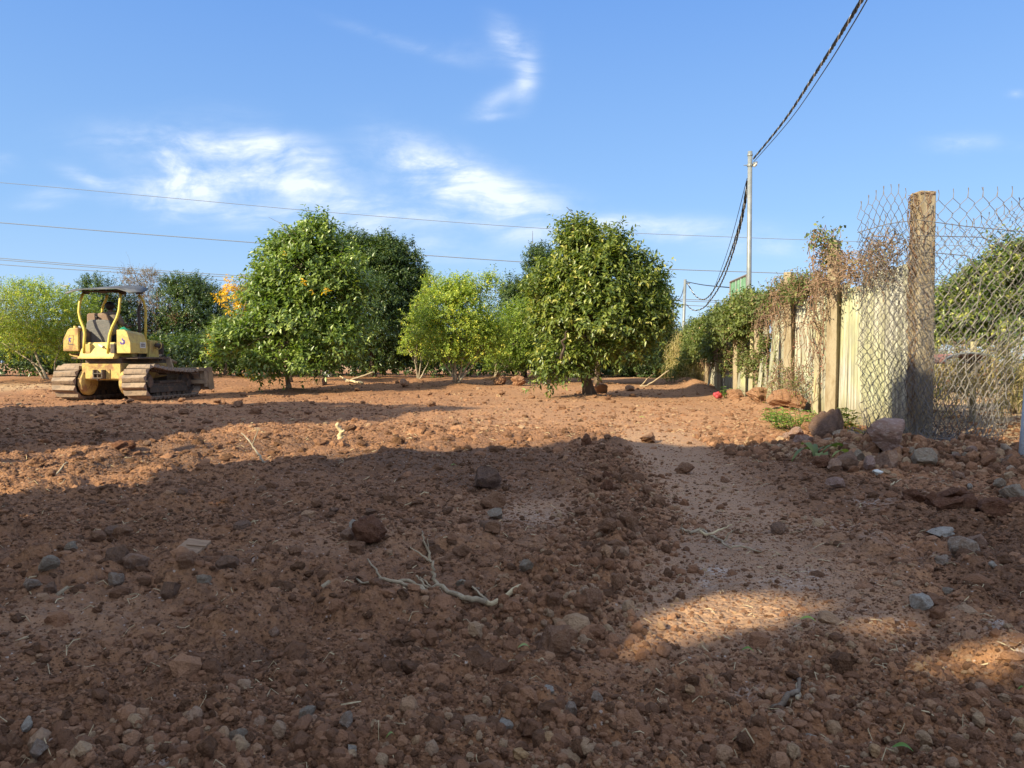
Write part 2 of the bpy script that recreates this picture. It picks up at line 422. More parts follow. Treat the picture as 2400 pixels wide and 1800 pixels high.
class MB:
    """collects simple shapes into one mesh"""
    def __init__(s): s.V = []; s.F = []
    def add(s, V, F):
        n = len(s.V); s.V += [tuple(map(float, v)) for v in V]; s.F += [tuple(i + n for i in f) for f in F]; return s
    def box(s, c, d, rot=None):
        c = Vector(c); x, y, z = [q / 2 for q in d]
        vs = [Vector((a * x, b * y, e * z)) for e in (-1, 1) for b in (-1, 1) for a in (-1, 1)]
        if rot is not None: mt = Euler(rot).to_matrix(); vs = [mt @ v for v in vs]
        return s.add([v + c for v in vs], [(0, 2, 3, 1), (4, 5, 7, 6), (0, 1, 5, 4), (2, 6, 7, 3), (0, 4, 6, 2), (1, 3, 7, 5)])
    def tube(s, pts, rad, n=6, cap=True):
        pts = [Vector(p) for p in pts]
        if not hasattr(rad, '__len__'): rad = [rad] * len(pts)
        base = len(s.V); prev = None
        for i, p in enumerate(pts):
            d = (pts[min(i + 1, len(pts) - 1)] - pts[max(i - 1, 0)])
            d = d.normalized() if d.length > 1e-9 else Vector((0, 0, 1))
            if prev is None:
                u = d.cross(Vector((0, 0, 1)) if abs(d.z) < .9 else Vector((1, 0, 0))).normalized()
            else:
                u = prev - d * prev.dot(d); u = u.normalized() if u.length > 1e-6 else d.orthogonal().normalized()
            prev = u; w = d.cross(u)
            for k in range(n):
                a = 2 * math.pi * k / n; s.V.append(tuple(p + (u * math.cos(a) + w * math.sin(a)) * rad[i]))
        for i in range(len(pts) - 1):
            for k in range(n):
                a = base + i * n + k; b = base + i * n + (k + 1) % n
                s.F.append((a, b, b + n, a + n))
        if cap and n > 2:
            s.F.append(tuple(base + k for k in range(n))[::-1]); e = base + (len(pts) - 1) * n; s.F.append(tuple(e + k for k in range(n)))
        return s
    def cyl(s, a, b, r, n=16): return s.tube([a, b], r, n)
    def prism(s, prof, axis, lo, hi):
        """profile in the two other axes, extruded along axis 0/1/2"""
        n = len(prof); V = []
        for h in (lo, hi):
            for (p, q) in prof:
                v = [p, q]; v.insert(axis, h); V.append(v)
        return s.add(V, [tuple(range(n))[::-1], tuple(range(n, 2 * n))] + [(i, (i + 1) % n, (i + 1) % n + n, i + n) for i in range(n)])
    def build(s, name, m, parent=None, smooth=False, origin=None, bevel=0.0):
        me = bpy.data.meshes.new(name)
        V = s.V
        if origin is not None: V = [(a - origin[0], b - origin[1], c - origin[2]) for a, b, c in V]
        me.from_pydata(V, [], s.F); bm = bmesh.new(); bm.from_mesh(me); bmesh.ops.recalc_face_normals(bm, faces=bm.faces); bm.to_mesh(me); bm.free()
        me.materials.append(m)
        if smooth:
            me.polygons.foreach_set('use_smooth', np.ones(len(me.polygons), bool))
        me.update()
        o = bpy.data.objects.new(name, me); COL.objects.link(o)
        if parent: o.parent = parent
        elif origin is not None: o.location = Vector(origin)
        if bevel:
            b = o.modifiers.new('bevel', 'BEVEL'); b.width = bevel; b.segments = 2; b.limit_method = 'ANGLE'
        return o

# ------------------------------------------------------------------ where the trees stand (their feet get a low mound of earth)
# name -> (foot px, foot py)
FEET = dict(citrus_far_left=(-30, 900), citrus_left=(112, 893), citrus_mid_left=(205, 886), evergreen_back_left=(232, 880), bare_purple=(352, 880),
            evergreen_left=(455, 880), orange_leaved=(528, 884), laurel=(676, 917), dark_mid=(873, 884), citrus_small=(980, 893), citrus_main=(1076, 906),
            citrus_behind=(1163, 888), evergreen_behind=(1228, 884), round_tree=(1383, 932), right_behind=(1402, 900), right_far=(1528, 884), laurel_second=(655, 898))
FT = {k: G(*v) for k, v in FEET.items()}
for k, (hh, rr) in dict(laurel=(.12, .5), citrus_main=(.14, .6), round_tree=(.10, .7), citrus_small=(.08, .5), citrus_behind=(.1, .6), citrus_left=(.08, .5), laurel_second=(.12, .6), orange_leaved=(.15, .8)).items():
    BASES.append((FT[k][0], FT[k][1], hh, rr))
for k in FT: FT[k][2] = Hs(FT[k][0], FT[k][1]) - .02


def sy(k): return FT[k][1]


# ------------------------------------------------------------------ ground
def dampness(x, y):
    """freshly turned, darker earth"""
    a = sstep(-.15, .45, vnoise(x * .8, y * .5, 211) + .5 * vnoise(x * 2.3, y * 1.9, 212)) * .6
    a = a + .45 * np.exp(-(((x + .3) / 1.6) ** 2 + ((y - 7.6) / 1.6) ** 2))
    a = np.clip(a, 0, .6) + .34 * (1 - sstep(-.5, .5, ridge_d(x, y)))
    return np.clip(a, 0, .82) * rough_mask(x, y) * (1 - sstep(8.5, 12, y) * .8)  # painted shade tone eased off where the sunlit band lies


def build_ground():
    ys = [1.15]
    while ys[-1] < 62: ys.append(ys[-1] + .0035 * ys[-1] ** 1.5)
    far = [62 * 1.12 ** i for i in range(1, 30)]
    back = [-60, -40, -28, -20, -14, -10, -7, -5, -3.5, -2.4, -1.6, -1.0, -.5, -.1, .2, .5, .7, .85, 1.0]
    ys = np.array(back + ys + far)
    t = np.linspace(-1.0, 1.0, 980)
    ext = np.array([1.06, 1.15, 1.35, 1.6, 2, 2.6, 3.5, 5, 8, 14, 30])
    t = np.concatenate([-ext[::-1], t, ext])
    Yp = np.where(ys > 1.2, ys, 1.2)
    X = t[None, :] * Yp[:, None]; Y = np.repeat(ys[:, None], len(t), 1)
    x, y = X.ravel(), Y.ravel()
    z = terrain(x, y)
    far_w = 1 - sstep(70, 140, np.abs(y)) ; z = z * far_w
    ny, nx = X.shape
    i = np.arange(ny - 1)[:, None] * nx + np.arange(nx - 1)[None, :]
    F = np.stack([i, i + 1, i + nx + 1, i + nx], -1).reshape(-1, 4)
    wx = 5.0 + .122 * (y - 9.5)
    sand = sstep(.12, .5, x - wx) * sstep(8.1, 8.8, y) * .9
    sand = np.maximum(sand, np.exp(-(((x + 17.8) / 2.2) ** 2 + ((y - 26.5) / 2.6) ** 2) ** 2) * .75)
    sand = np.maximum(sand, sstep(62, 90, y) * .5)
    # brushed lime dust on the driven earth
    dust = np.zeros_like(x)
    for (px, py, rx, ry, a) in [(1672, 1345, 45, 12, 1), (1655, 1372, 18, 10, .8), (1830, 1372, 90, 14, .45), (1905, 1350, 30, 14, .55), (2370, 1500, 55, 14, 1), (2110, 1460, 50, 12, .5),
                                (1960, 1235, 70, 18, .45), (2080, 1290, 60, 12, .35), (1240, 1215, 90, 16, .25), (600, 1340, 26, 12, .6), (1750, 1615, 50, 22, .6), (2380, 1565, 30, 12, .8),
                                (2290, 1440, 40, 8, .5), (1560, 1760, 40, 24, .5), (2200, 1320, 60, 10, .4), (1700, 1280, 60, 10, .3), (2040, 1180, 60, 8, .4), (395, 1790, 60, 20, .7)]:
        g = P(px, py, 1); d = ray(px, py); k = -H0 / d[2]; gx, gy = d[0] * k, d[1] * k
        sx_, sy_ = rx / FPX * gy, ry * gy * gy / FPX
        dust = np.maximum(dust, a * np.exp(-(((x - gx) / sx_) ** 2 + ((y - gy) / sy_) ** 2)))
    packed = 1 - rough_mask(x, y)
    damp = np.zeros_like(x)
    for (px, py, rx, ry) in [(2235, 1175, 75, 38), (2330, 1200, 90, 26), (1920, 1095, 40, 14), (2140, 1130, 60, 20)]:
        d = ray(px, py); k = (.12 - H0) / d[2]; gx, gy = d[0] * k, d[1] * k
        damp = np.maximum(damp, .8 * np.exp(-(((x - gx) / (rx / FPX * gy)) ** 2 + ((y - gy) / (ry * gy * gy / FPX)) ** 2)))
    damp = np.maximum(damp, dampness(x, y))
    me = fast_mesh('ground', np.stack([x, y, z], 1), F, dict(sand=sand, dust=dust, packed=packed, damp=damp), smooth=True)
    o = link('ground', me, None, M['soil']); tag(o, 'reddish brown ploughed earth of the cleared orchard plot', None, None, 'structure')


build_ground()


def pebbles():
    """loose gravel and crumbs of earth: one scatter object, geometry-node instances of six little stones"""
    P_, S_, T_, Rr = [], [], [], []
    def layer(n, y0, y1, smin, smed, smax, sig, rm_pow, seed, tintshift=0.0):
        r = np.random.default_rng(seed)
        y = np.exp(r.uniform(math.log(y0), math.log(y1), n)); x = r.uniform(-1.05, 1.05, n) * y
        rm = rough_mask(x, y)
        clump = .55 + .45 * fbm(x * 1.4, y * 1.4, seed, 3) * 2
        keep = r.random(n) < np.clip(rm ** rm_pow * clump + .12 * rm + .015, .015, 1)
        x, y = x[keep], y[keep]; n = len(x)
        s = np.clip(smed * np.exp(r.normal(0, sig, n)), smin, smax)
        z = terrain(x, y) + s * .0
        P_.append(np.stack([x, y, z], 1))
        S_.append(np.stack([s * r.uniform(.8, 1.25, n), s * r.uniform(.75, 1.1, n), s * r.uniform(.5, .85, n)], 1))
        T_.append(np.clip(r.random(n) ** 1.0 * .93 + np.where(r.random(n) < .04, .09, 0) + tintshift - .42 * dampness(x, y), 0, 1)); Rr.append(np.stack([r.uniform(-.4, .4, n), r.uniform(-.4, .4, n), r.uniform(0, 6.28, n)], 1))  # crumbs darken with the same turned-earth and painted-shade field
    layer(255000, 1.4, 5.0, .0013, .0027, .010, .50, .30, 101)
    layer(32000, 1.4, 6.5, .003, .0058, .022, .55, 1.3, 102)
    layer(135000, 4.2, 12, .0035, .0066, .024, .5, .6, 103)
    layer(9500, 2.4, 12, .010, .0165, .05, .5, 2.2, 104)
    layer(46000, 10, 30, .009, .015, .05, .42, .5, 105)
    layer(8000, 8, 30, .018, .030, .09, .45, 1.6, 106)
    # windrow beside the wheel track, and the bank under the fence
    r = np.random.default_rng(55)
    n = 3600; y = np.exp(r.uniform(math.log(2.6), math.log(8.5), n)); x = np.interp(y, RIDGE[:, 1], RIDGE[:, 0]) + r.normal(0, .20, n)
    s = np.clip(.010 * np.exp(r.normal(0, .5, n)), .004, .035); z = terrain(x, y) + s * .3
    P_.append(np.stack([x, y, z], 1)); S_.append(np.stack([s, s * .9, s * .75], 1)); T_.append(r.random(n) * .93); Rr.append(r.uniform(0, 6.28, (n, 3)))
    n = 9000; x = r.uniform(2.4, 6.5, n); y = np.interp(x, MOUNDX[:, 0], MOUNDX[:, 1]) + r.normal(-.45, .55, n)
    s = np.clip(.016 * np.exp(r.normal(0, .6, n)), .006, .07); z = terrain(x, y) + s * .3
    P_.append(np.stack([x, y, z], 1)); S_.append(np.stack([s, s * .9, s * .7], 1)); T_.append(np.clip(r.random(n) * .96 + .02, 0, 1)); Rr.append(r.uniform(0, 6.28, (n, 3)))
    # coarser clods at the very front left and right
    for (cx, cy, sx_, sy_, n, md) in [(-.55, 1.92, .55, .20, 900, .0095), (1.15, 1.95, .35, .28, 2200, .0065), (.1, 1.95, .3, .16, 600, .0095), (-1.1, 1.95, .2, .12, 300, .012), (1.0, 2.5, .22, .14, 500, .0065), (.5, 2.6, .5, .4, 1500, .005)]:
        x = r.normal(cx, sx_, n); y = r.normal(cy, sy_, n); ok = y > 1.3; x, y = x[ok], y[ok]; n = len(x)
        s = np.clip(md * np.exp(r.normal(0, .55, n)), .002, .03); z = terrain(x, y) + s * .05
        P_.append(np.stack([x, y, z], 1)); S_.append(np.stack([s, s * .95, s * .8], 1)); T_.append(r.random(n) * .95); Rr.append(r.uniform(0, 6.28, (n, 3)))
    Pn, Sn, Tn, Rn = map(np.concatenate, (P_, S_, T_, Rr)); n = len(Pn)
    me = bpy.data.meshes.new('gravel'); me.vertices.add(n); me.vertices.foreach_set('co', Pn.astype(np.float32).ravel())
    a = me.attributes.new('tint', 'FLOAT', 'POINT'); a.data.foreach_set('value', Tn.astype(np.float32))
    a = me.attributes.new('psize', 'FLOAT_VECTOR', 'POINT'); a.data.foreach_set('vector', Sn.astype(np.float32).ravel())
    a = me.attributes.new('prot', 'FLOAT_VECTOR', 'POINT'); a.data.foreach_set('vector', Rn.astype(np.float32).ravel())
    a = me.attributes.new('pick', 'INT', 'POINT'); a.data.foreach_set('value', np.arange(n, dtype=np.int32) % 6)
    me.materials.append(M['pebble'])
    o = bpy.data.objects.new('gravel', me); COL.objects.link(o)
    tag(o, 'loose brown gravel and crumbs of earth strewn over the plot', None, None, 'stuff')
    ng = bpy.data.node_groups.new('gravel_scatter', 'GeometryNodeTree')
    ng.interface.new_socket('Geometry', in_out='INPUT', socket_type='NodeSocketGeometry')
    ng.interface.new_socket('Geometry', in_out='OUTPUT', socket_type='NodeSocketGeometry')
    N, L = ng.nodes, ng.links
    gi, go = N.new('NodeGroupInput'), N.new('NodeGroupOutput')
    g2i = N.new('GeometryNodeGeometryToInstance')
    for k in range(6):
        ico = N.new('GeometryNodeMeshIcoSphere'); ico.inputs['Radius'].default_value = 1.0; ico.inputs['Subdivisions'].default_value = 2 + (k == 1)
        nz = N.new('ShaderNodeTexNoise'); nz.noise_dimensions = '4D'; nz.inputs['W'].default_value = 3.7 * k + 1; nz.inputs['Scale'].default_value = (.8, 1.1, 1.5)[k % 3]; nz.inputs['Detail'].default_value = 4.5
        nz.inputs['Roughness'].default_value = .62
        pos = N.new('GeometryNodeInputPosition'); L.new(pos.outputs[0], nz.inputs['Vector'])
        sub = N.new('ShaderNodeVectorMath'); sub.operation = 'SUBTRACT'; L.new(nz.outputs[1], sub.inputs[0]); sub.inputs[1].default_value = (.5, .5, .5)
        sc = N.new('ShaderNodeVectorMath'); sc.operation = 'SCALE'; L.new(sub.outputs[0], sc.inputs[0]); sc.inputs[3].default_value = 2.0
        sp = N.new('GeometryNodeSetPosition'); L.new(ico.outputs[0], sp.inputs[0]); L.new(sc.outputs[0], sp.inputs['Offset'])
        sm = N.new('GeometryNodeSetMaterial'); sm.inputs['Material'].default_value = M['pebble']; L.new(sp.outputs[0], sm.inputs[0])
        ss = N.new('GeometryNodeSetShadeSmooth'); L.new(sm.outputs[0], ss.inputs[0]); ss.inputs['Shade Smooth'].default_value = k == 1
        L.new(ss.outputs[0], g2i.inputs[0])
    iop = N.new('GeometryNodeInstanceOnPoints')
    L.new(gi.outputs[0], iop.inputs['Points']); L.new(g2i.outputs[0], iop.inputs['Instance']); iop.inputs['Pick Instance'].default_value = True
    def attr(nm, ty):
        q = N.new('GeometryNodeInputNamedAttribute'); q.data_type = ty; q.inputs[0].default_value = nm; return q.outputs[0]
    L.new(attr('pick', 'INT'), iop.inputs['Instance Index']); L.new(attr('psize', 'FLOAT_VECTOR'), iop.inputs['Scale'])
    L.new(attr('prot', 'FLOAT_VECTOR'), iop.inputs['Rotation'])
    L.new(iop.outputs[0], go.inputs[0])
    md = o.modifiers.new('scatter', 'NODES'); md.node_group = ng


pebbles()


# ------------------------------------------------------------------ rocks
def rock_mesh(name, seed, cuts, m, rough=.10, sub=4):
    r = np.random.default_rng(seed)
    bm = bmesh.new(); bmesh.ops.create_icosphere(bm, subdivisions=sub, radius=1.0)
    v = np.array([q.co[:] for q in bm.verts])
    for _ in range(cuts):
        n = r.normal(size=3); n /= np.linalg.norm(n); h = r.uniform(.42, .75)
        d = v @ n; v = v - n[None, :] * np.clip(d - h, 0, None)[:, None]
    def n3(p, s, sd): return vnoise(p[:, 0] * s + p[:, 2] * .71 * s, p[:, 1] * s - p[:, 2] * .63 * s, sd) + vnoise(p[:, 2] * s + 7, p[:, 0] * s * .8 - p[:, 1] * .5 * s, sd + 3)
    nrm = v / np.linalg.norm(v, axis=1, keepdims=True)
    v = v + nrm * (rough * n3(v, 1.6, seed) + rough * .55 * n3(v, 4.2, seed + 1) + rough * .3 * n3(v, 10, seed + 2))[:, None]
    v /= np.abs(v).max(0)[None, :]
    for q, co in zip(bm.verts, v): q.co = co
    me = bpy.data.meshes.new(name); bm.to_mesh(me); bm.free(); me.materials.append(m)
    me.polygons.foreach_set('use_smooth', np.full(len(me.polygons), cuts < 5)); me.update()
    return me


ROCKPOOL = {}


def rock_variant(kind, i):
    key = (kind, i)
    if key not in ROCKPOOL:
        cuts = {'rock_clod': 7, 'rock_damp': 4}.get(kind, 12)
        ROCKPOOL[key] = rock_mesh(kind, hash_int(kind) + i * 13, cuts, M[kind], {12: .065, 7: .12}.get(cuts, .18))
    return ROCKPOOL[key]


def hash_int(s): return sum((i + 3) * ord(c) for i, c in enumerate(s)) % 9973


def rock(name, px, py, w, h, kind, i, label, group=None, rz=None, cat='rock', tilt=(0, 0), deep=.9, flat=False):
    """px,py = foot of the rock in the picture, w,h = size in picture pixels"""
    g = G(px, py); s = g[1] / FPX * (1.0 if name == 'rubble' else 1.12); W_, Hh = w * s / 2, h * s / 2
    o = link(name, rock_variant(kind, i)); o.scale = (W_, W_ * deep, Hh * (1 if flat else 1.1))
    y = g[1] + W_ * deep * .35; x = g[0] * y / g[1]
    z = Hs(x, y)
    o.location = (x, y, z + Hh * (.82 if name == 'boulder' else .70)); o.rotation_euler = (tilt[0], tilt[1], random.uniform(0, 6.28) if rz is None else rz)
    return tag(o, label, cat, group)


rock('boulder', 1938, 1040, 84, 70, 'rock_dark', 1, 'large dark brown angular boulder at the left end of the rubble bank by the fence', cat='boulder', rz=.4)
rock('boulder', 2078, 1058, 122, 66, 'rock_pink', 8, 'broad dusty pink rounded boulder lying against the foot of the wire mesh', cat='boulder', rz=.2)
rock('rock', 2078, 1062, 72, 40, 'rock_pink', 2, 'pale pink slab leaning on the front of the broad pink boulder', rz=1)
rock('rock', 2083, 1100, 62, 52, 'rock_orange', 5, 'pinkish brown block just below the broad pink boulder')
rock('rock', 2160, 1092, 66, 40, 'rock_tan', 3, 'grey brown crusty lump half way up the bank right of the pink boulders', rz=.5)
rock('rock', 2011, 1088, 30, 26, 'rock_tan', 1, 'small round brown stone between the rubble and the pink boulders')
rock('rock', 1990, 1102, 56, 44, 'rock_brown', 3, 'reddish brown block in the rubble below the dark boulder')
rock('rock', 1955, 1112, 34, 30, 'rock_orange', 2, 'small orange stone in the rubble below the dark boulder')
rock('rock', 2036, 1110, 36, 34, 'rock_pink', 4, 'small mauve pointed stone in the middle of the rubble bank')
rock('rock', 1880, 1052, 50, 36, 'rock_pink', 5, 'flat mauve rock left of the dark boulder beside the cut leaves')
rock('rock', 1892, 1010, 36, 28, 'rock_clod', 4, 'sunlit orange clod between the green weeds and the dark boulder')
rock('rock', 1958, 1158, 40, 26, 'rock_pink', 6, 'lone pale mauve stone at the lower edge of the rubble bank')
rock('rock', 2376, 1182, 54, 44, 'rock_tan', 4, 'large rounded tan stone near the steel post at the right edge')
rock('rock', 2344, 1162, 30, 24, 'rock_tan', 5, 'smaller oval tan stone left of the large tan stone near the steel post')
rock('rock', 2273, 1152, 16, 20, 'rock_pale', 4, 'small upright white stone on the bank below the wire mesh')
rock('rock', 2246, 1134, 30, 24, 'rock_orange', 3, 'reddish stone on the bank above the dark earth clump')
rock('rock', 2210, 1254, 66, 24, 'rock_pale', 10, 'flat pale grey slab at the foot of the bank', rz=.1, flat=True)
rock('rock', 2290, 1274, 58, 42, 'rock_orange', 1, 'salmon pink block at the foot of the bank beside the grey slab')
rock('rock', 2270, 1322, 74, 62, 'rock_grey', 2, 'jagged blue grey and brown rock in front of the salmon pink block')
rock('rock', 2205, 1336, 36, 20, 'rock_grey', 3, 'small grey white chip left of the jagged blue grey rock')
rock('rock', 2326, 1357, 22, 16, 'rock_pale', 3, 'small white pebble right of and below the jagged rock')
rock('rock', 2164, 1444, 58, 36, 'rock_pale', 1, 'pale beige boxy stone on the driven earth between two sunlit patches')
rock('rock', 2222, 1394, 34, 16, 'rock_tan', 2, 'thin tan flake above the pale beige boxy stone')
rock('rock', 1826, 1254, 46, 30, 'rock_brown', 2, 'dark reddish rock alone on the driven earth right of the small fallen branch')
rock('rock', 1960, 1294, 18, 14, 'rock_brown', 5, 'small dark lump alone in the middle of the driven earth')
rock('rock', 1300, 1554, 104, 76, 'rock_clod', 1, 'big brown overhanging block of earth right of the fallen branch', rz=.6)
rock('rock', 1144, 1146, 62, 56, 'rock_dark', 4, 'upright dark brown rock at the edge of the deep shade')
rock('rock', 1158, 1190, 64, 44, 'rock_clod', 2, 'broad reddish lump directly below the upright dark rock')
rock('rock', 1165, 1216, 40, 22, 'rock_tan', 6, 'small grey and tan stone below the broad reddish lump')
rock('rock', 1470, 1250, 52, 50, 'rock_clod', 3, 'round fibrous clod on the right flank of the windrow')
rock('rock', 1445, 1316, 40, 32, 'rock_clod', 5, 'round clod of earth half way down the windrow')
rock('rock', 1443, 1408, 44, 46, 'rock_clod', 6, 'tall rounded tan clod near the lower end of the windrow')
rock('rock', 1426, 1136, 30, 28, 'rock_damp', 1, 'upper dark clod of the pair at the head of the windrow')
rock('rock', 1424, 1164, 30, 26, 'rock_damp', 2, 'lower dark clod of the pair at the head of the windrow')
rock('rock', 1375, 1050, 30, 34, 'rock_damp', 3, 'dark clod standing up on the shadow edge where the windrow starts')
rock('rock', 1608, 1112, 46, 28, 'rock_clod', 7, 'low clod on the driven earth just inside the shade')
rock('rock', 1233, 1356, 36, 30, 'rock_tan', 7, 'faceted brown stone right of the forked branch')
rock('rock', 1082, 1386, 30, 34, 'rock_tan', 8, 'upright tan grey stone behind the thick end of the forked branch')
rock('rock', 1180, 1716, 42, 36, 'rock_pale', 2, 'white faced stone in the front gravel left of the grey white one')
rock('rock', 1336, 1706, 38, 32, 'rock_grey', 4, 'grey white crystalline stone in the front gravel')
rock('rock', 1396, 1706, 30, 26, 'rock_grey', 5, 'slanting grey stone right of the grey white crystalline one')
rock('rock', 817, 1748, 38, 36, 'rock_grey', 6, 'speckled light grey stone in the front gravel left of centre')
rock('rock', 826, 1784, 28, 22, 'rock_pale', 6, 'small pale stone just below the speckled light grey stone')
rock('rock', 1902, 1752, 38, 20, 'rock_pale', 5, 'bright white stone in the front gravel at the lower right')
rock('rock', 1284, 1668, 34, 18, 'rock_pale', 7, 'flat whitish stone above the front gravel stones')
rock('rock', 718, 1690, 48, 40, 'rock_tan', 9, 'wedge shaped tan stone bedded in the front soil left of centre')
rock('rock', 552, 1776, 44, 36, 'rock_tan', 10, 'blunt tan stone at the bottom edge left of centre')
rock('rock', 88, 1768, 46, 40, 'rock_grey', 7, 'smooth blue grey stone at the lower left')
rock('rock', 62, 1740, 34, 36, 'rock_pale', 8, 'knobbly whitish stone above the smooth blue grey stone')
rock('rock', 30, 1762, 44, 40, 'rock_clod', 8, 'brown lump in the bottom left corner')
rock('rock', 322, 1342, 60, 44, 'rock_orange', 4, 'rock with an orange top on the left rough ground', rz=.4)
rock('rock', 283, 1342, 58, 50, 'rock_brown', 6, 'dark rock leaning against the orange topped rock')
rock('rock', 398, 1420, 44, 54, 'rock_brown', 7, 'upright dark brown clod left of the flat wood scrap')
rock('rock', 440, 1386, 46, 36, 'rock_clod', 9, 'dark clod directly below the flat wood scrap')
rock('rock', 167, 1340, 40, 30, 'rock_tan', 11, 'tan stone on the rough ground left of the dark leaning rock')
rock('rock', 118, 1418, 34, 34, 'rock_brown', 8, 'egg shaped dark stone on the far left rough ground')
rock('rock', 112, 1385, 52, 36, 'rock_tan', 12, 'grey brown stone behind the egg shaped dark stone')
rock('rock', 72, 1404, 44, 26, 'rock_grey', 8, 'low pale grey stone left of the egg shaped dark stone')
rock('rock', 268, 1400, 40, 32, 'rock_grey', 9, 'blue grey stone with a white patch on the left rough ground')
rock('rock', 478, 1402, 42, 22, 'rock_tan', 13, 'flat tan stone right of the dark clod below the wood scrap')
rock('rock', 640, 1486, 30, 20, 'rock_orange', 6, 'smooth orange pebble in the left front soil')
rock('rock', 870, 1280, 84, 66, 'rock_damp', 4, 'large dark lump of wet earth left of the dry twigs', cat='clod')
rock('rock', 815, 1272, 36, 34, 'rock_orange', 7, 'small orange stone at the left foot of the large dark lump')
rock('rock', 828, 1246, 18, 22, 'rock_pale', 9, 'small upright pale stone behind the small orange stone')
rock('rock', 292, 1052, 60, 26, 'rock_damp', 5, 'dark clod on the crest of the sunlit strip at left', cat='clod')
rock('rock', 92, 1092, 60, 34, 'rock_clod', 10, 'sunlit orange lump in the bright strip at far left', cat='clod')
rock('rock', 1522, 1038, 44, 26, 'rock_clod', 11, 'sunlit clod at the far edge of the shade near the wheel track', cat='clod')
rock('rock', 1400, 923, 40, 26, 'rock_brown', 9, 'dark rounded stone right of the round tree trunk')
rock('rock', 1474, 916, 22, 14, 'rock_orange', 8, 'small pale orange stone on the far earth right of the round tree')
rock('rock', 748, 903, 34, 20, 'rock_brown', 10, 'dark boulder behind the low branches of the leafy glossy tree')
rock('rock', 950, 908, 26, 20, 'rock_orange', 9, 'orange block on the far earth left of the yellow green bushes')
rock('rock', 1213, 905, 34, 24, 'rock_clod', 12, 'orange clod on the berm between the yellow green bush and the round tree')
rock('rock', 1168, 902, 36, 22, 'rock_clod', 13, 'orange clod on the berm right of the yellow green bush')
rock('clod', 1840, 962, 84, 46, 'rock_clod', 14, 'large sunlit orange clod at the wall foot left of the green weeds', cat='clod')
rock('clod', 1780, 945, 66, 36, 'rock_clod', 15, 'sunlit orange clod beside the white leaning board of the wall', cat='clod')
rock('clod', 1722, 938, 40, 24, 'rock_clod', 16, 'small sunlit clod near the red plastic bag', cat='clod')
for i, (px, py, w, h) in enumerate([(2240, 1190, 84, 50), (2185, 1196, 50, 34), (2275, 1222, 70, 40), (2330, 1236, 84, 44), (2385, 1224, 60, 50), (2225, 1222, 64, 40), (2140, 1180, 50, 30), (1925, 1108, 42, 26)]):
    rock('damp_clod', px, py, w, h, 'rock_damp', 1 + i % 5, 'freshly turned dark brown clod on the front slope of the spoil bank', 'dark clods on the spoil bank', cat='clod')
rr_ = random.Random(3)
for i in range(46):
    y = math.exp(rr_.uniform(math.log(2.7), math.log(9))); x = float(np.interp(y, RIDGE[:, 1], RIDGE[:, 0])) + rr_.gauss(0, .13)
    px, py = to_px(x, y, .06); w = rr_.uniform(.05, .10) / y * FPX
    rock('clod', px, py, w, w * .75, 'rock_clod', 1 + i % 9, 'fist sized brown clod in the windrow beside the wheel track', 'clods along the windrow', cat='clod')
for i in range(60):
    y = math.exp(rr_.uniform(math.log(3.2), math.log(15))); x = -rr_.uniform(.02, .64) * y
    px, py = to_px(x, y, .02); w = rr_.uniform(.045, .11) / y * FPX * (1 if y < 8 else 1.4)
    rock('clod', px, py, w, w * .6, ('rock_clod', 'rock_brown', 'rock_clod', 'rock_clod')[i % 4], 1 + i % 5, 'loose clod lying on the rough ploughed ground left of the windrow', 'clods on the rough ground', cat='clod')
for i in range(95):
    x = rr_.uniform(2.9, 5.6); y = float(np.interp(x, MOUNDX[:, 0], MOUNDX[:, 1])) + rr_.uniform(-1.0, .1)
    px, py = to_px(x, y, .12); w = rr_.uniform(.05, .13) * (1.7 if i % 6 == 0 else 1) / y * FPX
    rock('rubble', px, py, w, w * .7, ('rock_clod', 'rock_tan', 'rock_pink', 'rock_brown', 'rock_grey')[i % 5], 1 + i % 4, 'small stone of the rubble heaped on the bank at the fence foot', 'rubble on the bank', cat='stone')
for i in range(40):
    y = rr_.uniform(13, 26); x = rr_.uniform(-.55, .18) * y
    px, py = to_px(x, y, .02); w = rr_.uniform(.12, .26) / y * FPX
    rock('clod', px, py, w, w * .55, 'rock_clod', 1 + i % 9, 'orange brown clod on the far sunlit earth before the trees', 'clods before the trees', cat='clod')


# ------------------------------------------------------------------ trees
def rsphere(r, n):
    v = r.normal(size=(n, 3)); return v / np.linalg.norm(v, axis=1, keepdims=True)


def nrm(v): return v / np.maximum(np.linalg.norm(v, axis=1, keepdims=True), 1e-9)


def leaf_geo(pos, ldir, nor, L, Wd, tint, curl=.16, fold=.18):
    """4-triangle folded leaf with a drooping tip"""
    side = nrm(np.cross(ldir, nor)); nor = np.cross(side, ldir)
    L = L[:, None]; Wd = Wd[:, None]
    b = pos; c = pos + ldir * L * .48 - nor * Wd * fold * .5
    l = pos + ldir * L * .42 + side * Wd * .5 + nor * Wd * fold
    r_ = pos + ldir * L * .42 - side * Wd * .5 + nor * Wd * fold
    t = pos + ldir * L - nor * L * curl
    V = np.stack([b, l, c, r_, t], 1).reshape(-1, 3)
    n = len(pos); i = np.arange(n)[:, None] * 5
    F = np.concatenate([i + [0, 2, 1], i + [0, 3, 2], i + [1, 2, 4], i + [2, 3, 4]], 1).reshape(-1, 3)
    return V, F, np.repeat(tint, 5)


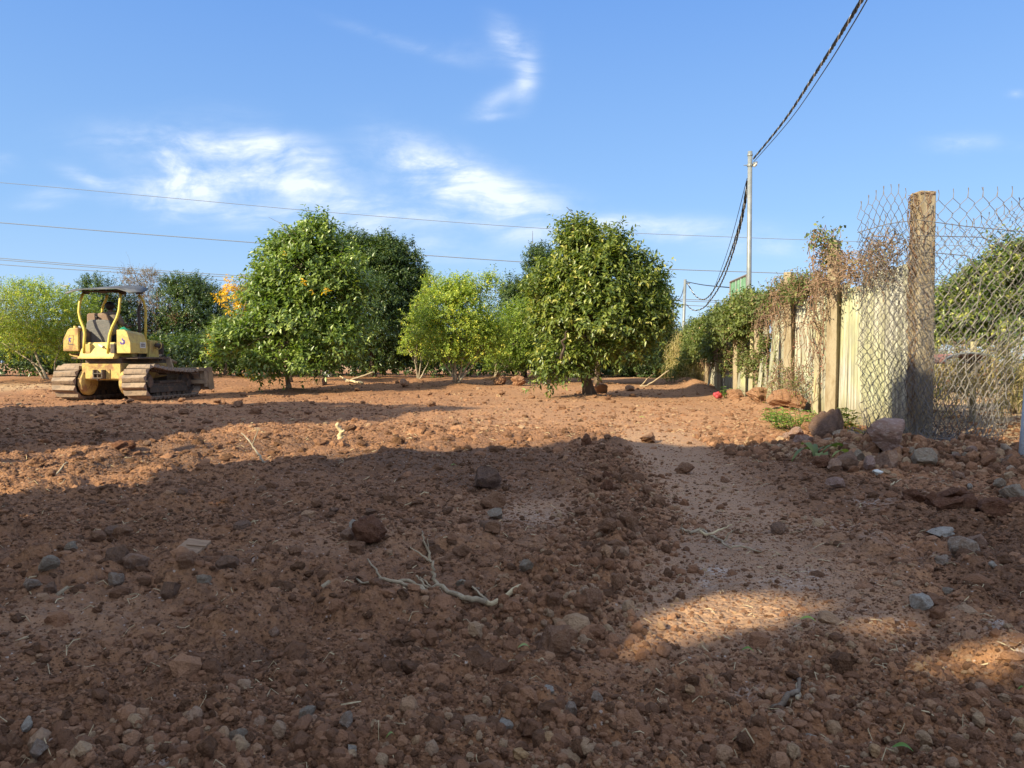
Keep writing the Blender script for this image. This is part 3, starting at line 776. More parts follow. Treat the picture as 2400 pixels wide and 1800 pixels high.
def make_crown(lobes, ntw, lpt, L, Wd, twl, seed, droop=.2, shell=.5, new=.12, zmin=None, keepf=None, up=.35, tbias=0.0, curl=.16, rnd=.55):
    r = np.random.default_rng(seed)
    lb = np.array(lobes, float); w = (lb[:, 3] * lb[:, 4] * lb[:, 5]) ** .67; w /= w.sum()
    k = r.choice(len(lb), ntw, p=w)
    d = rsphere(r, ntw); d[:, 2] = np.where(d[:, 2] < -.6, -d[:, 2], d[:, 2])
    bump = 1 + .22 * np.sin(d[:, 0] * 5 + k) * np.cos(d[:, 1] * 6 + d[:, 2] * 5 + k * 2)
    rad = (1 - shell * r.random(ntw) ** 1.6) * bump
    p = lb[k, :3] + d * lb[k, 3:] * rad[:, None]
    out = nrm(d / lb[k, 3:])
    td = nrm(out * .8 + np.array([0, 0, up]) + r.normal(size=(ntw, 3)) * rnd)
    ok = p[:, 2] > (zmin if zmin is not None else -9)
    if keepf is not None: ok &= keepf(p + td * twl * .5)
    p, td, out = p[ok], td[ok], out[ok]; n = len(p)
    tl = twl * r.uniform(.6, 1.3, n); shoot = r.random(n) < new
    a = nrm(np.cross(td, np.array([.13, .21, 1.0]) + 0 * td)); b = np.cross(td, a)
    P_, D_, N_, T_, S_ = [], [], [], [], []
    for i in range(lpt):
        t = (i + .6) / lpt; ang = i * 2.4 + r.random(n) * .8
        perp = a * np.cos(ang)[:, None] + b * np.sin(ang)[:, None]
        pos = p + td * (tl * t)[:, None]
        ld = nrm(td * (.35 + .45 * t) + perp * .85 + np.array([0, 0, -droop]) + r.normal(size=(n, 3)) * .18)
        no = nrm(np.array([0, 0, .9]) + out * .5 + r.normal(size=(n, 3)) * .35)
        P_.append(pos); D_.append(ld); N_.append(no)
        T_.append(np.clip(r.random(n) * .62 + .12 * t + tbias + np.where(shoot, .34, 0), 0, 1)); S_.append(r.uniform(.7, 1.15, n) * (1 - .25 * t))
    pos, ld, no = map(np.concatenate, (P_, D_, N_)); T = np.concatenate(T_); Sx = np.concatenate(S_)
    return leaf_geo(pos, ld, no, L * Sx, Wd * Sx, T, curl), (p, td, tl)


def lob(k, px, py, rx, ry, dy=0.0, deep=1.0, Y=None):
    Yb = (sy(k) if Y is None else Y) + dy; c = P(px, py, Yb); s = Yb / FPX
    if k in ('laurel', 'dark_mid', 'round_tree') and rx > 20: rx, ry = rx * .90, ry * .84
    return (c[0], c[1], c[2], rx * s, rx * s * deep, ry * s)


def limb(r, a, b, n=5, wob=.08):
    a, b = np.array(a), np.array(b); L = np.linalg.norm(b - a); pts = []
    for i in range(n + 1):
        t = i / n; q = a + (b - a) * t + r.normal(size=3) * L * wob * math.sin(math.pi * t); q[2] += L * .10 * math.sin(math.pi * t); pts.append(q)
    return pts


def tree(name, label, cat, key, lobes, mat_, bark, ntw, lpt, L, Wd, twl, seed, stems, group=None, crown2=None, foot=None, nbr=26, wood=.012, extra_branches=None, **kw):
    """stems: list of (list of world points or None, r0, r1); name > trunk, branches, crown"""
    f = FT[key] if foot is None else foot
    e = empty(name, f, label, cat, group)
    r = np.random.default_rng(seed + 99)
    ends = []
    for pts, r0, r1 in stems:
        pts = [np.array(q, float) for q in pts]; n = len(pts)
        fine = []
        for i in range(n - 1):
            for j in range(3): t = j / 3; fine.append(pts[i] * (1 - t) + pts[i + 1] * t + r.normal(size=3) * r0 * .25 * (i + j > 0))
        fine.append(pts[-1])
        rad = [(r0 * (1 + .5 * max(0, 1 - i / 1.5))) * (1 - i / len(fine)) + r1 * (i / len(fine)) for i in range(len(fine))]
        MB().tube([tuple(q - f) for q in fine], rad, 8).build('trunk' if len(stems) < 3 else 'stem', bark, e, smooth=True)
        ends.append((fine, r1))
    mb = MB()
    lb = np.array(lobes, float)
    for i in range(nbr):
        fine, r1 = ends[i % len(ends)]; a = fine[int(len(fine) * r.uniform(.55, .99))]
        q = lb[r.integers(len(lb))]; b = q[:3] + rsphere(r, 1)[0] * q[3:] * r.uniform(.2, .7)
        pts = limb(r, a, b); rr0 = max(r1 * .8, wood)
        mb.tube([tuple(p - f) for p in pts], [rr0 * (1 - .16 * j) for j in range(len(pts))], 5, False)
        for _ in range(3):
            c = pts[r.integers(2, 5)]; d_ = c + (b - a) * .15 + r.normal(size=3) * np.linalg.norm(b - a) * .12
            mb.tube([tuple(p - f) for p in limb(r, c, d_, 3)], [rr0 * .45, rr0 * .35, rr0 * .25, rr0 * .15], 4, False)
    for (a, b, rr0) in (extra_branches or []):
        pts = limb(r, a, b, 6, .05); mb.tube([tuple(p - f) for p in pts], [rr0 * (1 - .12 * j) for j in range(len(pts))], 5, False)
    (V, F, T), tw = make_crown(lobes, ntw, lpt, L, Wd, twl, seed, zmin=f[2] + .12, **kw)
    for p, d_, l_ in list(zip(*tw))[::max(1, ntw // 500)]:
        mb.tube([tuple(p - f), tuple(p + d_ * l_ * .9 - f)], [wood * .35, wood * .15], 3, False)
    mb.build('branches', bark, e)
    c = link('crown', fast_mesh('crown', V - f[None, :], F, dict(tint=T)), e, mat_); tag(c, kind='stuff')
    for (lobes2, mat2, n2, lp2, L2, W2, tw2, sd2) in (crown2 or []):
        (V, F, T), _ = make_crown(lobes2, n2, lp2, L2, W2, tw2, sd2, zmin=f[2] + .05)
        c = link('leaf_cluster', fast_mesh('leaf_cluster', V - f[None, :], F, dict(tint=T)), e, mat2); tag(c, kind='stuff')
    return e


def shoots(k, cx, cy, rx, ry, n, seed, a0=-.1, a1=3.25):
    q = random.Random(seed); out = []
    for i in range(n):
        a = a0 + (a1 - a0) * (i + q.random() * .8) / n; s_ = q.uniform(.96, 1.14); r_ = q.uniform(12, 26)
        out.append(lob(k, cx + rx * s_ * math.cos(a), cy - ry * s_ * math.sin(a), r_ * .8, r_ * 1.15, q.uniform(-.6, .6)))
    return out


def up(key, px, py, dy=0): return P(px, py, sy(key) + dy)


def fan(key, tops, n=None, r0=.035, r1=.014, spread=.12):
    out = []; f = FT[key]; r = random.Random(hash_int(key))
    for (px, py, dy) in tops:
        t = up(key, px, py, dy); b = f + np.array([r.uniform(-spread, spread), r.uniform(-spread, spread), -.05]); m_ = b * .55 + t * .45 + np.array([r.uniform(-.08, .08), 0, .05])
        out.append(([b, m_, t], r0, r1))
    return out


# --- left group
k = 'citrus_far_left'
tree('citrus_bush', 'yellow green citrus bush cut off by the left edge of the picture', 'bush', k,
     [lob(k, -40, 760, 85, 90), lob(k, 10, 740, 60, 70, .6), lob(k, -60, 830, 60, 45)], M['leaf_citrus'], M['bark_pale'], 900, 9, .085, .045, .34, 11,
     fan(k, [(-60, 780, 0), (-10, 770, .3), (-90, 770, 0)]), shell=.7, new=.35)
k = 'citrus_left'
tree('citrus_bush', 'open yellow green citrus bush with pale bent stems left of the bulldozer', 'bush', k,
     [lob(k, 72, 740, 82, 72), lob(k, 30, 790, 60, 55, .4), lob(k, 130, 730, 50, 55, -.3), lob(k, 95, 810, 75, 45), lob(k, 45, 690, 32, 30), lob(k, 95, 685, 24, 26)],
     M['leaf_citrus'], M['bark_pale'], 2400, 9, .095, .052, .34, 12,
     [([FT[k] + [0, 0, -.05], up(k, 92, 850), up(k, 70, 790), up(k, 62, 745)], .055, .018), ([FT[k], up(k, 98, 862), up(k, 40, 825), up(k, 0, 800)], .04, .014),
      ([FT[k] + [.15, .2, 0], up(k, 128, 850), up(k, 150, 790)], .035, .012), ([FT[k] + [-.2, .1, 0], up(k, 75, 850, .3), up(k, 78, 760, .3)], .035, .012)], shell=.8, new=.34)
k = 'citrus_mid_left'
tree('citrus_bush', 'yellow green citrus bush half hidden behind the bulldozer canopy posts', 'bush', k,
     [lob(k, 185, 760, 48, 75), lob(k, 215, 800, 70, 60), lob(k, 160, 820, 50, 45), lob(k, 160, 725, 22, 30)],
     M['leaf_citrus'], M['bark_pale'], 1700, 9, .10, .055, .34, 13, fan(k, [(180, 780, 0), (215, 770, 0), (160, 790, .2), (240, 790, 0)]), shell=.8, new=.3)
k = 'evergreen_back_left'
tree('evergreen_tree', 'dark evergreen behind the driver and the black canopy', 'tree', k,
     [lob(k, 235, 740, 62, 78), lob(k, 218, 672, 26, 24), lob(k, 280, 760, 50, 70), lob(k, 225, 830, 90, 50)], M['leaf_dark'], M['bark_dark'], 2400, 10, .14, .07, .36, 14,
     [([FT[k], up(k, 232, 800), up(k, 236, 740)], .09, .05)], shell=.7)
k = 'bare_purple'
tree('dry_shrub', 'purplish brown half bare shrub behind the right side of the bulldozer', 'shrub', k,
     [lob(k, 335, 700, 62, 60), lob(k, 320, 770, 70, 60), lob(k, 372, 760, 60, 70), lob(k, 352, 655, 30, 22), lob(k, 300, 650, 22, 18)], M['leaf_dry'], M['bark_mid'], 2000, 9, .085, .045, .34, 15,
     fan(k, [(335, 740, 0), (360, 720, .2), (305, 750, -.2), (385, 760, 0)], r0=.045), crown2=[([lob(k, 425, 750, 34, 16, -1.0)], M['leaf_red'], 120, 10, .06, .02, .22, 4), ([lob(k, 350, 830, 85, 45, .4)], M['leaf_dark'], 520, 9, .11, .04, .34, 5)],
     shell=.8, nbr=44, new=.2)
k = 'evergreen_left'
tree('evergreen_tree', 'rounded dark evergreen left of the orange leaved tree', 'tree', k,
     [lob(k, 452, 730, 78, 72), lob(k, 410, 800, 72, 70), lob(k, 490, 800, 60, 70), lob(k, 445, 680, 42, 30), lob(k, 500, 720, 34, 40), lob(k, 395, 680, 24, 26)], M['leaf_dark'], M['bark_dark'], 3900, 10, .14, .07, .36, 16,
     [([FT[k], up(k, 450, 810), up(k, 455, 740)], .10, .05)], shell=.65)
k = 'orange_leaved'
tree('laurel_tree', 'sparse small tree with clusters of orange leaves left of the leafy glossy tree', 'tree', k,
     [lob(k, 570, 735, 56, 60), lob(k, 600, 700, 40, 40, .5), lob(k, 545, 790, 50, 42), lob(k, 520, 820, 45, 32), lob(k, 610, 660, 26, 22, .6)], M['leaf_creeper'], M['bark_mid'], 1100, 8, .14, .065, .36, 17,
     [([FT[k], up(k, 530, 850), up(k, 545, 800), up(k, 570, 740)], .06, .02)], shell=.8, nbr=36,
     crown2=[([lob(k, 548, 700, 32, 26, -1.6), lob(k, 562, 738, 26, 18, -1.6), lob(k, 552, 668, 22, 12, -1.4)], M['leaf_orange'], 75, 7, .18, .09, .32, 8),
             ([lob(k, 502, 800, 11, 24, -1.6), lob(k, 498, 828, 8, 9, -1.6), lob(k, 566, 740, 8, 6, -1.8)], M['leaf_orange'], 20, 6, .16, .07, .2, 9),
             ([lob(k, 610, 665, 24, 14, .2)], M['leaf_red'], 60, 8, .09, .03, .22, 19)])
k = 'laurel'
f = FT[k]
tree('laurel_tree', 'large leafy glossy tree with a slim crooked trunk right of the bulldozer blade', 'tree', k,
     [lob(k, 730, 640, 98, 88), lob(k, 680, 592, 44, 50), lob(k, 745, 560, 48, 46), lob(k, 640, 700, 62, 70), lob(k, 790, 700, 70, 80), lob(k, 700, 750, 110, 78), lob(k, 790, 800, 88, 62),
      lob(k, 608, 790, 62, 56), lob(k, 538, 795, 42, 32, -.6), lob(k, 520, 828, 28, 24, -.6), lob(k, 620, 860, 34, 48, -.9), lob(k, 720, 850, 70, 32, -.5), lob(k, 725, 560, 14, 18), lob(k, 648, 580, 14, 18)] + shoots(k, 728, 700, 118, 118, 12, 5),
     M['leaf_laurel'], M['bark_mid'], 3000, 9, .215, .105, .50, 18,
     [([f + [0, 0, -.1], up(k, 672, 880), up(k, 680, 830), up(k, 664, 790), up(k, 700, 700), up(k, 715, 620)], .085, .03)], shell=.75, nbr=46, droop=.1, new=.12, tbias=.12,
     extra_branches=[(up(k, 664, 812), up(k, 590, 800, -.3), .035), (up(k, 590, 800, -.3), up(k, 500, 815, -.5), .022), (up(k, 664, 812), up(k, 760, 770), .04), (up(k, 664, 820), up(k, 630, 870, -.8), .022), (up(k, 690, 720), up(k, 640, 640), .03)],
     crown2=[([lob(k, 582, 888, 7, 12, -1.2)], M['leaf_orange'], 4, 5, .15, .07, .15, 27), ([lob(k, 710, 665, 6, 3, -3.0), lob(k, 734, 690, 5, 3, -3.0), lob(k, 672, 594, 5, 4, -1.2), lob(k, 765, 685, 5, 3, -2.5)], M['leaf_orange'], 7, 4, .15, .07, .1, 28)])
k = 'laurel_second'
tree('laurel_tree', 'short tree whose bare straight trunk shows just left of the crooked trunk', 'tree', k,
     [lob(k, 660, 770, 80, 50), lob(k, 700, 800, 70, 40, 1)], M['leaf_dark'], M['bark_mid'], 600, 9, .15, .06, .38, 29, [([FT[k] + [.4, 0, -.1], up(k, 668, 850), up(k, 666, 780)], .10, .06)], shell=.8)
k = 'dark_mid'
tree('evergreen_tree', 'tall dark evergreen behind the right half of the leafy glossy tree', 'tree', k,
     [lob(k, 880, 680, 112, 118), lob(k, 830, 605, 64, 68), lob(k, 780, 640, 60, 90), lob(k, 910, 625, 66, 62), lob(k, 965, 740, 52, 90), lob(k, 900, 605, 48, 48), lob(k, 955, 690, 50, 80), lob(k, 920, 790, 95, 75), lob(k, 810, 800, 70, 60), lob(k, 822, 580, 15, 18), lob(k, 888, 592, 15, 16), lob(k, 985, 660, 18, 26), lob(k, 850, 740, 100, 100, -1.5)] + shoots(k, 885, 700, 108, 118, 12, 7, .0, 2.4),
     M['leaf_dark'], M['bark_dark'], 7000, 10, .17, .075, .42, 20, [([FT[k], up(k, 872, 820), up(k, 880, 700)], .14, .07)], shell=.55, droop=.35, nbr=30)
k = 'citrus_small'
tree('citrus_bush', 'narrow yellow green bush on bare forked stems left of the wide yellow green bush', 'bush', k,
     [lob(k, 985, 770, 34, 55), lob(k, 965, 815, 26, 30), lob(k, 1000, 720, 26, 40), lob(k, 1012, 675, 16, 34), lob(k, 1000, 820, 26, 26)], M['leaf_citrus'], M['bark_pale'], 900, 9, .105, .055, .3, 21,
     fan(k, [(955, 815, -.2), (970, 800, .1), (985, 790, 0), (1000, 800, .2), (1015, 820, 0), (978, 770, -.3)], r0=.028, r1=.012, spread=.05), shell=.85, new=.35, nbr=14)
k = 'citrus_main'
tree('citrus_bush', 'wide bright yellow green citrus bush on several stems in the middle of the row', 'bush', k,
     [lob(k, 1070, 740, 82, 66), lob(k, 1018, 780, 50, 52), lob(k, 1120, 780, 58, 58), lob(k, 1060, 830, 66, 32), lob(k, 1085, 685, 48, 34), lob(k, 1150, 668, 26, 22), lob(k, 1165, 790, 28, 34), lob(k, 1040, 690, 30, 30), lob(k, 1140, 820, 44, 26)],
     M['leaf_citrus'], M['bark_pale'], 3600, 9, .105, .055, .34, 22,
     fan(k, [(1040, 800, 0), (1060, 780, .2), (1080, 760, 0), (1100, 790, -.2), (1130, 810, 0), (1020, 820, .2), (1150, 800, .1)], r0=.04, r1=.016, spread=.14), shell=.8, new=.36, nbr=30)
k = 'citrus_behind'
tree('citrus_bush', 'dull green citrus bush standing back between the bright bush and the round tree', 'bush', k,
     [lob(k, 1190, 800, 60, 55), lob(k, 1220, 760, 50, 55), lob(k, 1250, 830, 50, 45), lob(k, 1180, 850, 60, 26)], M['leaf_citrus'], M['bark_pale'], 1900, 9, .11, .058, .34, 23,
     fan(k, [(1150, 840, 0), (1180, 810, 0), (1210, 800, .2), (1235, 820, 0)], r0=.035), shell=.8, new=.14, tbias=-.12)
k = 'evergreen_behind'
tree('evergreen_tree', 'dark evergreen showing left of the crown of the round tree', 'tree', k,
     [lob(k, 1215, 715, 52, 58), lob(k, 1272, 640, 44, 52), lob(k, 1262, 600, 20, 22), lob(k, 1290, 740, 70, 90), lob(k, 1240, 800, 80, 60), lob(k, 1190, 690, 14, 18)], M['leaf_dark'], M['bark_dark'], 3400, 10, .15, .07, .38, 24,
     [([FT[k], up(k, 1228, 800), up(k, 1250, 720)], .10, .05)], shell=.65)
k = 'right_behind'
tree('evergreen_tree', 'small tree with a pale trunk directly behind the round tree', 'tree', k,
     [lob(k, 1420, 780, 110, 70), lob(k, 1350, 790, 80, 60), lob(k, 1480, 830, 70, 40)], M['leaf_dark'], M['bark_mid'], 2500, 10, .15, .07, .38, 30, [([FT[k], up(k, 1400, 850), up(k, 1410, 780)], .12, .07)], shell=.7)
k = 'right_far'
tree('evergreen_tree', 'dark evergreen bulging out behind the right side of the round tree', 'tree', k,
     [lob(k, 1532, 760, 38, 62), lob(k, 1548, 705, 22, 26), lob(k, 1500, 720, 50, 50), lob(k, 1520, 830, 50, 45), lob(k, 1560, 780, 14, 40)], M['leaf_dark'], M['bark_dark'], 2900, 10, .16, .075, .38, 25,
     [([FT[k], up(k, 1526, 820), up(k, 1530, 760)], .10, .05)], shell=.6)
k = 'round_tree'
f = FT[k]
tree('round_tree', 'dense round glossy tree with a stout dark trunk nearest the camera', 'tree', k,
     [lob(k, 1398, 665, 108, 92), lob(k, 1372, 588, 52, 46), lob(k, 1330, 690, 70, 78), lob(k, 1450, 662, 56, 62), lob(k, 1490, 730, 62, 80), lob(k, 1400, 750, 130, 76), lob(k, 1300, 760, 50, 60), lob(k, 1500, 790, 46, 48),
      lob(k, 1310, 850, 46, 44, -.5), lob(k, 1290, 890, 28, 26, -.6), lob(k, 1350, 860, 40, 40, -.3), lob(k, 1450, 820, 56, 34, -.3), lob(k, 1336, 545, 15, 26), lob(k, 1350, 560, 14, 16), lob(k, 1318, 560, 12, 14), lob(k, 1505, 620, 14, 18)] + shoots(k, 1398, 715, 142, 120, 5, 6, -.4, .75) + shoots(k, 1398, 715, 142, 120, 4, 16, 2.5, 3.5) + shoots(k, 1385, 660, 85, 105, 5, 9, .4, 2.6),
     M['leaf_round'], M['bark_dark'], 4300, 9, .195, .085, .46, 26,
     [([f + [0, 0, -.12], up(k, 1376, 880), up(k, 1384, 830), up(k, 1390, 760), up(k, 1385, 660)], .17, .06)], shell=.5, nbr=34, droop=.25, new=.13, tbias=.04, wood=.016,
     extra_branches=[(up(k, 1315, 840, -1.4), up(k, 1328, 775, -1.8), .05), (up(k, 1375, 870), up(k, 1315, 850, -1.2), .05), (up(k, 1335, 600), up(k, 1337, 510), .02)])
# nearest leaves of the round tree and of the glossy tree, one by one
def single_leaves(k, lobes, n, L, Wd, mm, seed, parent):
    r = np.random.default_rng(seed); meshes = []
    for i in range(6):
        V, F, T = leaf_geo(np.zeros((1, 3)), np.array([[1., 0, 0]]), np.array([[0, 0, 1.]]), np.array([L]), np.array([Wd]), np.array([.15 + i * .15]), .2)
        meshes.append(fast_mesh('leaf', V, F, dict(tint=T))); meshes[-1].materials.append(mm)
    lb = np.array(lobes)
    for i in range(n):
        q = lb[r.integers(len(lb))]; d = rsphere(r, 1)[0]; d[1] = -abs(d[1]) - .5; d /= np.linalg.norm(d)
        o = link('leaf', meshes[r.integers(6)], parent); pos = q[:3] + d * q[3:] * 1.04 - FT[k]
        if pos[2] < .25: pos[2] = .3
        o.location = pos; o.rotation_euler = (r.uniform(-.7, .7), r.uniform(.1, 1.1), r.uniform(0, 6.28)); s = r.uniform(.9, 1.3); o.scale = (s, s, s)
rt = [o for o in S.objects if o.get('label', '').startswith('dense round glossy')][0]
single_leaves('round_tree', [lob('round_tree', 1395, 650, 118, 98), lob('round_tree', 1400, 750, 130, 76), lob('round_tree', 1330, 680, 70, 80), lob('round_tree', 1490, 730, 62, 80), lob('round_tree', 1310, 850, 46, 44, -.5)], 170, .19, .09, M['leaf_round'], 3, rt)
rt = [o for o in S.objects if o.get('label', '').startswith('large leafy glossy')][0]
single_leaves('laurel', [lob('laurel', 720, 640, 92, 88), lob('laurel', 700, 750, 110, 78), lob('laurel', 620, 860, 34, 48, -.9), lob('laurel', 790, 800, 88, 62)], 130, .2, .11, M['leaf_laurel'], 4, rt)

# --- rows of orchard trees further back
BACK = [(-150, 800, 40), (-10, 790, 41), (120, 800, 43), (300, 790, 42), (560, 800, 40), (700, 800, 44), (830, 790, 46), (980, 800, 42), (1100, 800, 44), (1230, 790, 46), (1370, 800, 42), (1510, 810, 45), (1610, 836, 47)]
proto = None
for i, (px, py, Yy) in enumerate(BACK):
    c = P(px, py, Yy); foot = np.array([c[0], Yy, Hs(c[0], Yy) - .05])
    if proto is None or i in (5, 9):
        FT['tmp'] = foot
        lbs = [(foot[0] + dx, foot[1] + dy, foot[2] + dz, rx, rx, rz) for dx, dy, dz, rx, rz in [(0, 0, 1.6, 1.9, 1.2), (-1.2, 0, 1.2, 1.2, .9), (1.3, .3, 1.2, 1.2, .9), (.2, -.4, .8, 1.7, .7), (.3, 0, 2.3, .9, .6)]]
        proto = tree('orchard_tree', 'low dark tree of the back rows filling the gaps between the nearer trees', 'tree', 'tmp', lbs, M['leaf_dark'], M['bark_dark'], 900, 9, .2, .085, .42, 60 + i,
                     [([foot, foot + [0, 0, .7], foot + [0, 0, 1.4]], .12, .07)], group='orchard trees of the back rows', foot=foot, nbr=8, shell=.7)
    else:
        e = proto.copy(); COL.objects.link(e); e.location = foot; e.rotation_euler = (0, 0, i * 1.7); s = .85 + .3 * ((i * 37) % 10) / 10; e.scale = (s, s, s)
        for ch in proto.children:
            q = ch.copy(); COL.objects.link(q); q.parent = e
# low dark growth under the rows
r = np.random.default_rng(5)
lbs = [(x, r.uniform(34.5, 44), 1.1, 1.6, 1.6, 1.15) for x in np.arange(-34, 10, 1.0)]
(V, F, T), _ = make_crown(lbs, 9000, 9, .24, .12, .45, 91, shell=.9)
o = link('undergrowth', fast_mesh('undergrowth', V, F, dict(tint=T)), None, M['leaf_dark']); tag(o, 'dark undergrowth between the stems of the back rows', None, None, 'stuff')


# ------------------------------------------------------------------ bulldozer
M['yellow'] = weathered('yellow_paint', (.58, .445, .14), (.44, .31, .12), 3.2, .6, .35, (.42, .62), .15, fine=(.20, .09, .04))
M['yellow_rust'] = weathered('rusty_yellow_paint', (.50, .37, .13), (.30, .17, .085), 3.5, .75, .25, (.44, .60), .25, fine=(.13, .06, .035))
M['yellow_pipe'] = weathered('yellow_pipe', (.60, .46, .08), (.46, .34, .08), 5, .5, .4, (.5, .7), .05, fine=(.25, .14, .05))
M['track'] = weathered('muddy_steel', (.31, .225, .165), (.20, .15, .12), 4, .85, .3, (.4, .6), .6, fine=(.16, .11, .08))
M['track_dark'] = weathered('greasy_steel', (.07, .055, .048), (.16, .10, .07), 5, .7, .4, (.45, .65), .3)
M['black_sheet'] = weathered('black_sheet', (.055, .055, .06), (.11, .11, .115), 3, .6, .4, bump=.1)
M['vinyl'] = weathered('grey_vinyl', (.125, .12, .12), (.17, .155, .145), 12, .75, .3, bump=.2, stretch=(1, 1, 4))
M['leather'] = weathered('worn_brown_vinyl', (.20, .13, .095), (.28, .19, .14), 6, .75, .3, bump=.2)
M['exhaust'] = weathered('exhaust_steel', (.07, .06, .06), (.14, .10, .085), 6, .7, .4)
M['blade'] = weathered('blade_steel', (.36, .26, .17), (.24, .17, .12), 2.5, .8, .3, (.42, .62), .2, fine=(.16, .11, .08))
M['glasslens'] = mat('lamp_lens', (.30, .30, .30), .25, .6)[0]
M['purple'] = mat('purple_paint', (.10, .065, .36), .6)[0]
M['white_plate'] = weathered('white_plate', (.62, .62, .58), (.50, .48, .44), 9, .6)
M['ink'] = mat('dark_ink', (.06, .05, .06), .7)[0]
M['green_cloth'] = weathered('green_cloth', (.03, .26, .17), (.02, .17, .12), 9, .8, .2)
M['skin'] = mat('skin', (.20, .11, .07), .6)[0]
M['shirt'] = weathered('grey_shirt', (.20, .165, .14), (.15, .125, .11), 10, .9, .1)
M['trousers'] = weathered('dark_trousers', (.035, .04, .06), (.05, .05, .07), 10, .9, .1)
M['hair'] = mat('black_hair', (.012, .010, .010), .6)[0]
M['mask'] = mat('blue_face_mask', (.25, .42, .50), .8)[0]

DY0 = 20.2
DB = np.array([(225.6 - 1200) / FPX * DY0, DY0, 0.0]); DB[2] = Hs(DB[0], DB[1]) - .03
DPHI = R(-6.0)
dozer = empty('bulldozer', DB, 'old yellow crawler bulldozer with a black canopy working at the left', 'bulldozer', rotz=DPHI)
_c, _s = math.cos(DPHI), math.sin(DPHI)


def dz(zx, zy, ly):
    """local point of the machine at local depth ly, seen at a place of my enlarged detail view"""
    d = ray(80 + zx / 4.809, 640 + zy / 4.809)
    # world = k d + cam ; local y = -s*(X-bx) + c*(Y-by)  (rotation by -phi)
    k = (ly - _s * DB[0] * 1.0 + _c * DB[1]) / (-_s * d[0] + _c * d[1]) if False else None
    a = -_s * d[0] + _c * d[1]; b = -_s * (-DB[0]) + _c * (-DB[1])
    k = (ly - b) / a
    X, Y, Z = d[0] * k - DB[0], d[1] * k - DB[1], H0 + d[2] * k - DB[2]
    return (_c * X + _s * Y, ly, Z)


def part(mb, name, m, parent=None, smooth=False, bevel=0.0, label=None):
    o = mb.build(name, M[m], parent or dozer, smooth, bevel=bevel)
    if label: o['label'] = label
    return o


# tracks
RZ, RR = .515, .42; FZ, FR_ = .44, .35; RY, FY = .50, 2.62
def track_path():
    """list of (y, z, tangent angle) round the hull of the two wheels"""
    dy, dzz = FY - RY, FZ - RZ; L = math.hypot(dy, dzz); base = math.atan2(dzz, dy); off = math.asin((RR - FR_) / L)
    pts = []
    at = base + math.pi / 2 - off * 0; ab = base - math.pi / 2
    top0 = (RY + RR * math.cos(at), RZ + RR * math.sin(at)); top1 = (FY + FR_ * math.cos(at), FZ + FR_ * math.sin(at))
    bot0 = (RY + RR * math.cos(ab), RZ + RR * math.sin(ab)); bot1 = (FY + FR_ * math.cos(ab), FZ + FR_ * math.sin(ab))
    dense = []
    n = 60
    for i in range(n): t = i / n; sag = -.045 * math.sin(math.pi * t); dense.append((top0[0] + (top1[0] - top0[0]) * t, top0[1] + (top1[1] - top0[1]) * t + sag))
    for i in range(n): a = at - math.pi * i / n; dense.append((FY + FR_ * math.cos(a), FZ + FR_ * math.sin(a)))
    for i in range(n): t = i / n; dense.append((bot1[0] + (bot0[0] - bot1[0]) * t, bot1[1] + (bot0[1] - bot1[1]) * t))
    for i in range(n): a = ab - math.pi * i / n; dense.append((RY + RR * math.cos(a), RZ + RR * math.sin(a)))
    return np.array(dense)


TP = track_path()
seg = np.linalg.norm(np.roll(TP, -1, 0) - TP, axis=1); cum = np.concatenate([[0], np.cumsum(seg)]); PER = cum[-1]
def tp(s):
    s %= PER; i = min(np.searchsorted(cum, s, 'right') - 1, len(TP) - 1); a, b = TP[i], TP[(i + 1) % len(TP)]; t = (s - cum[i]) / max(seg[i], 1e-9)
    return a + (b - a) * t


NSH = 31
shoe = MB().prism([(-.098, .0), (-.092, .020), (-.03, .070), (.0, .086), (.018, .070), (.08, .018), (.098, .0), (.09, -.014), (-.09, -.014)], 0, -.33, .33)
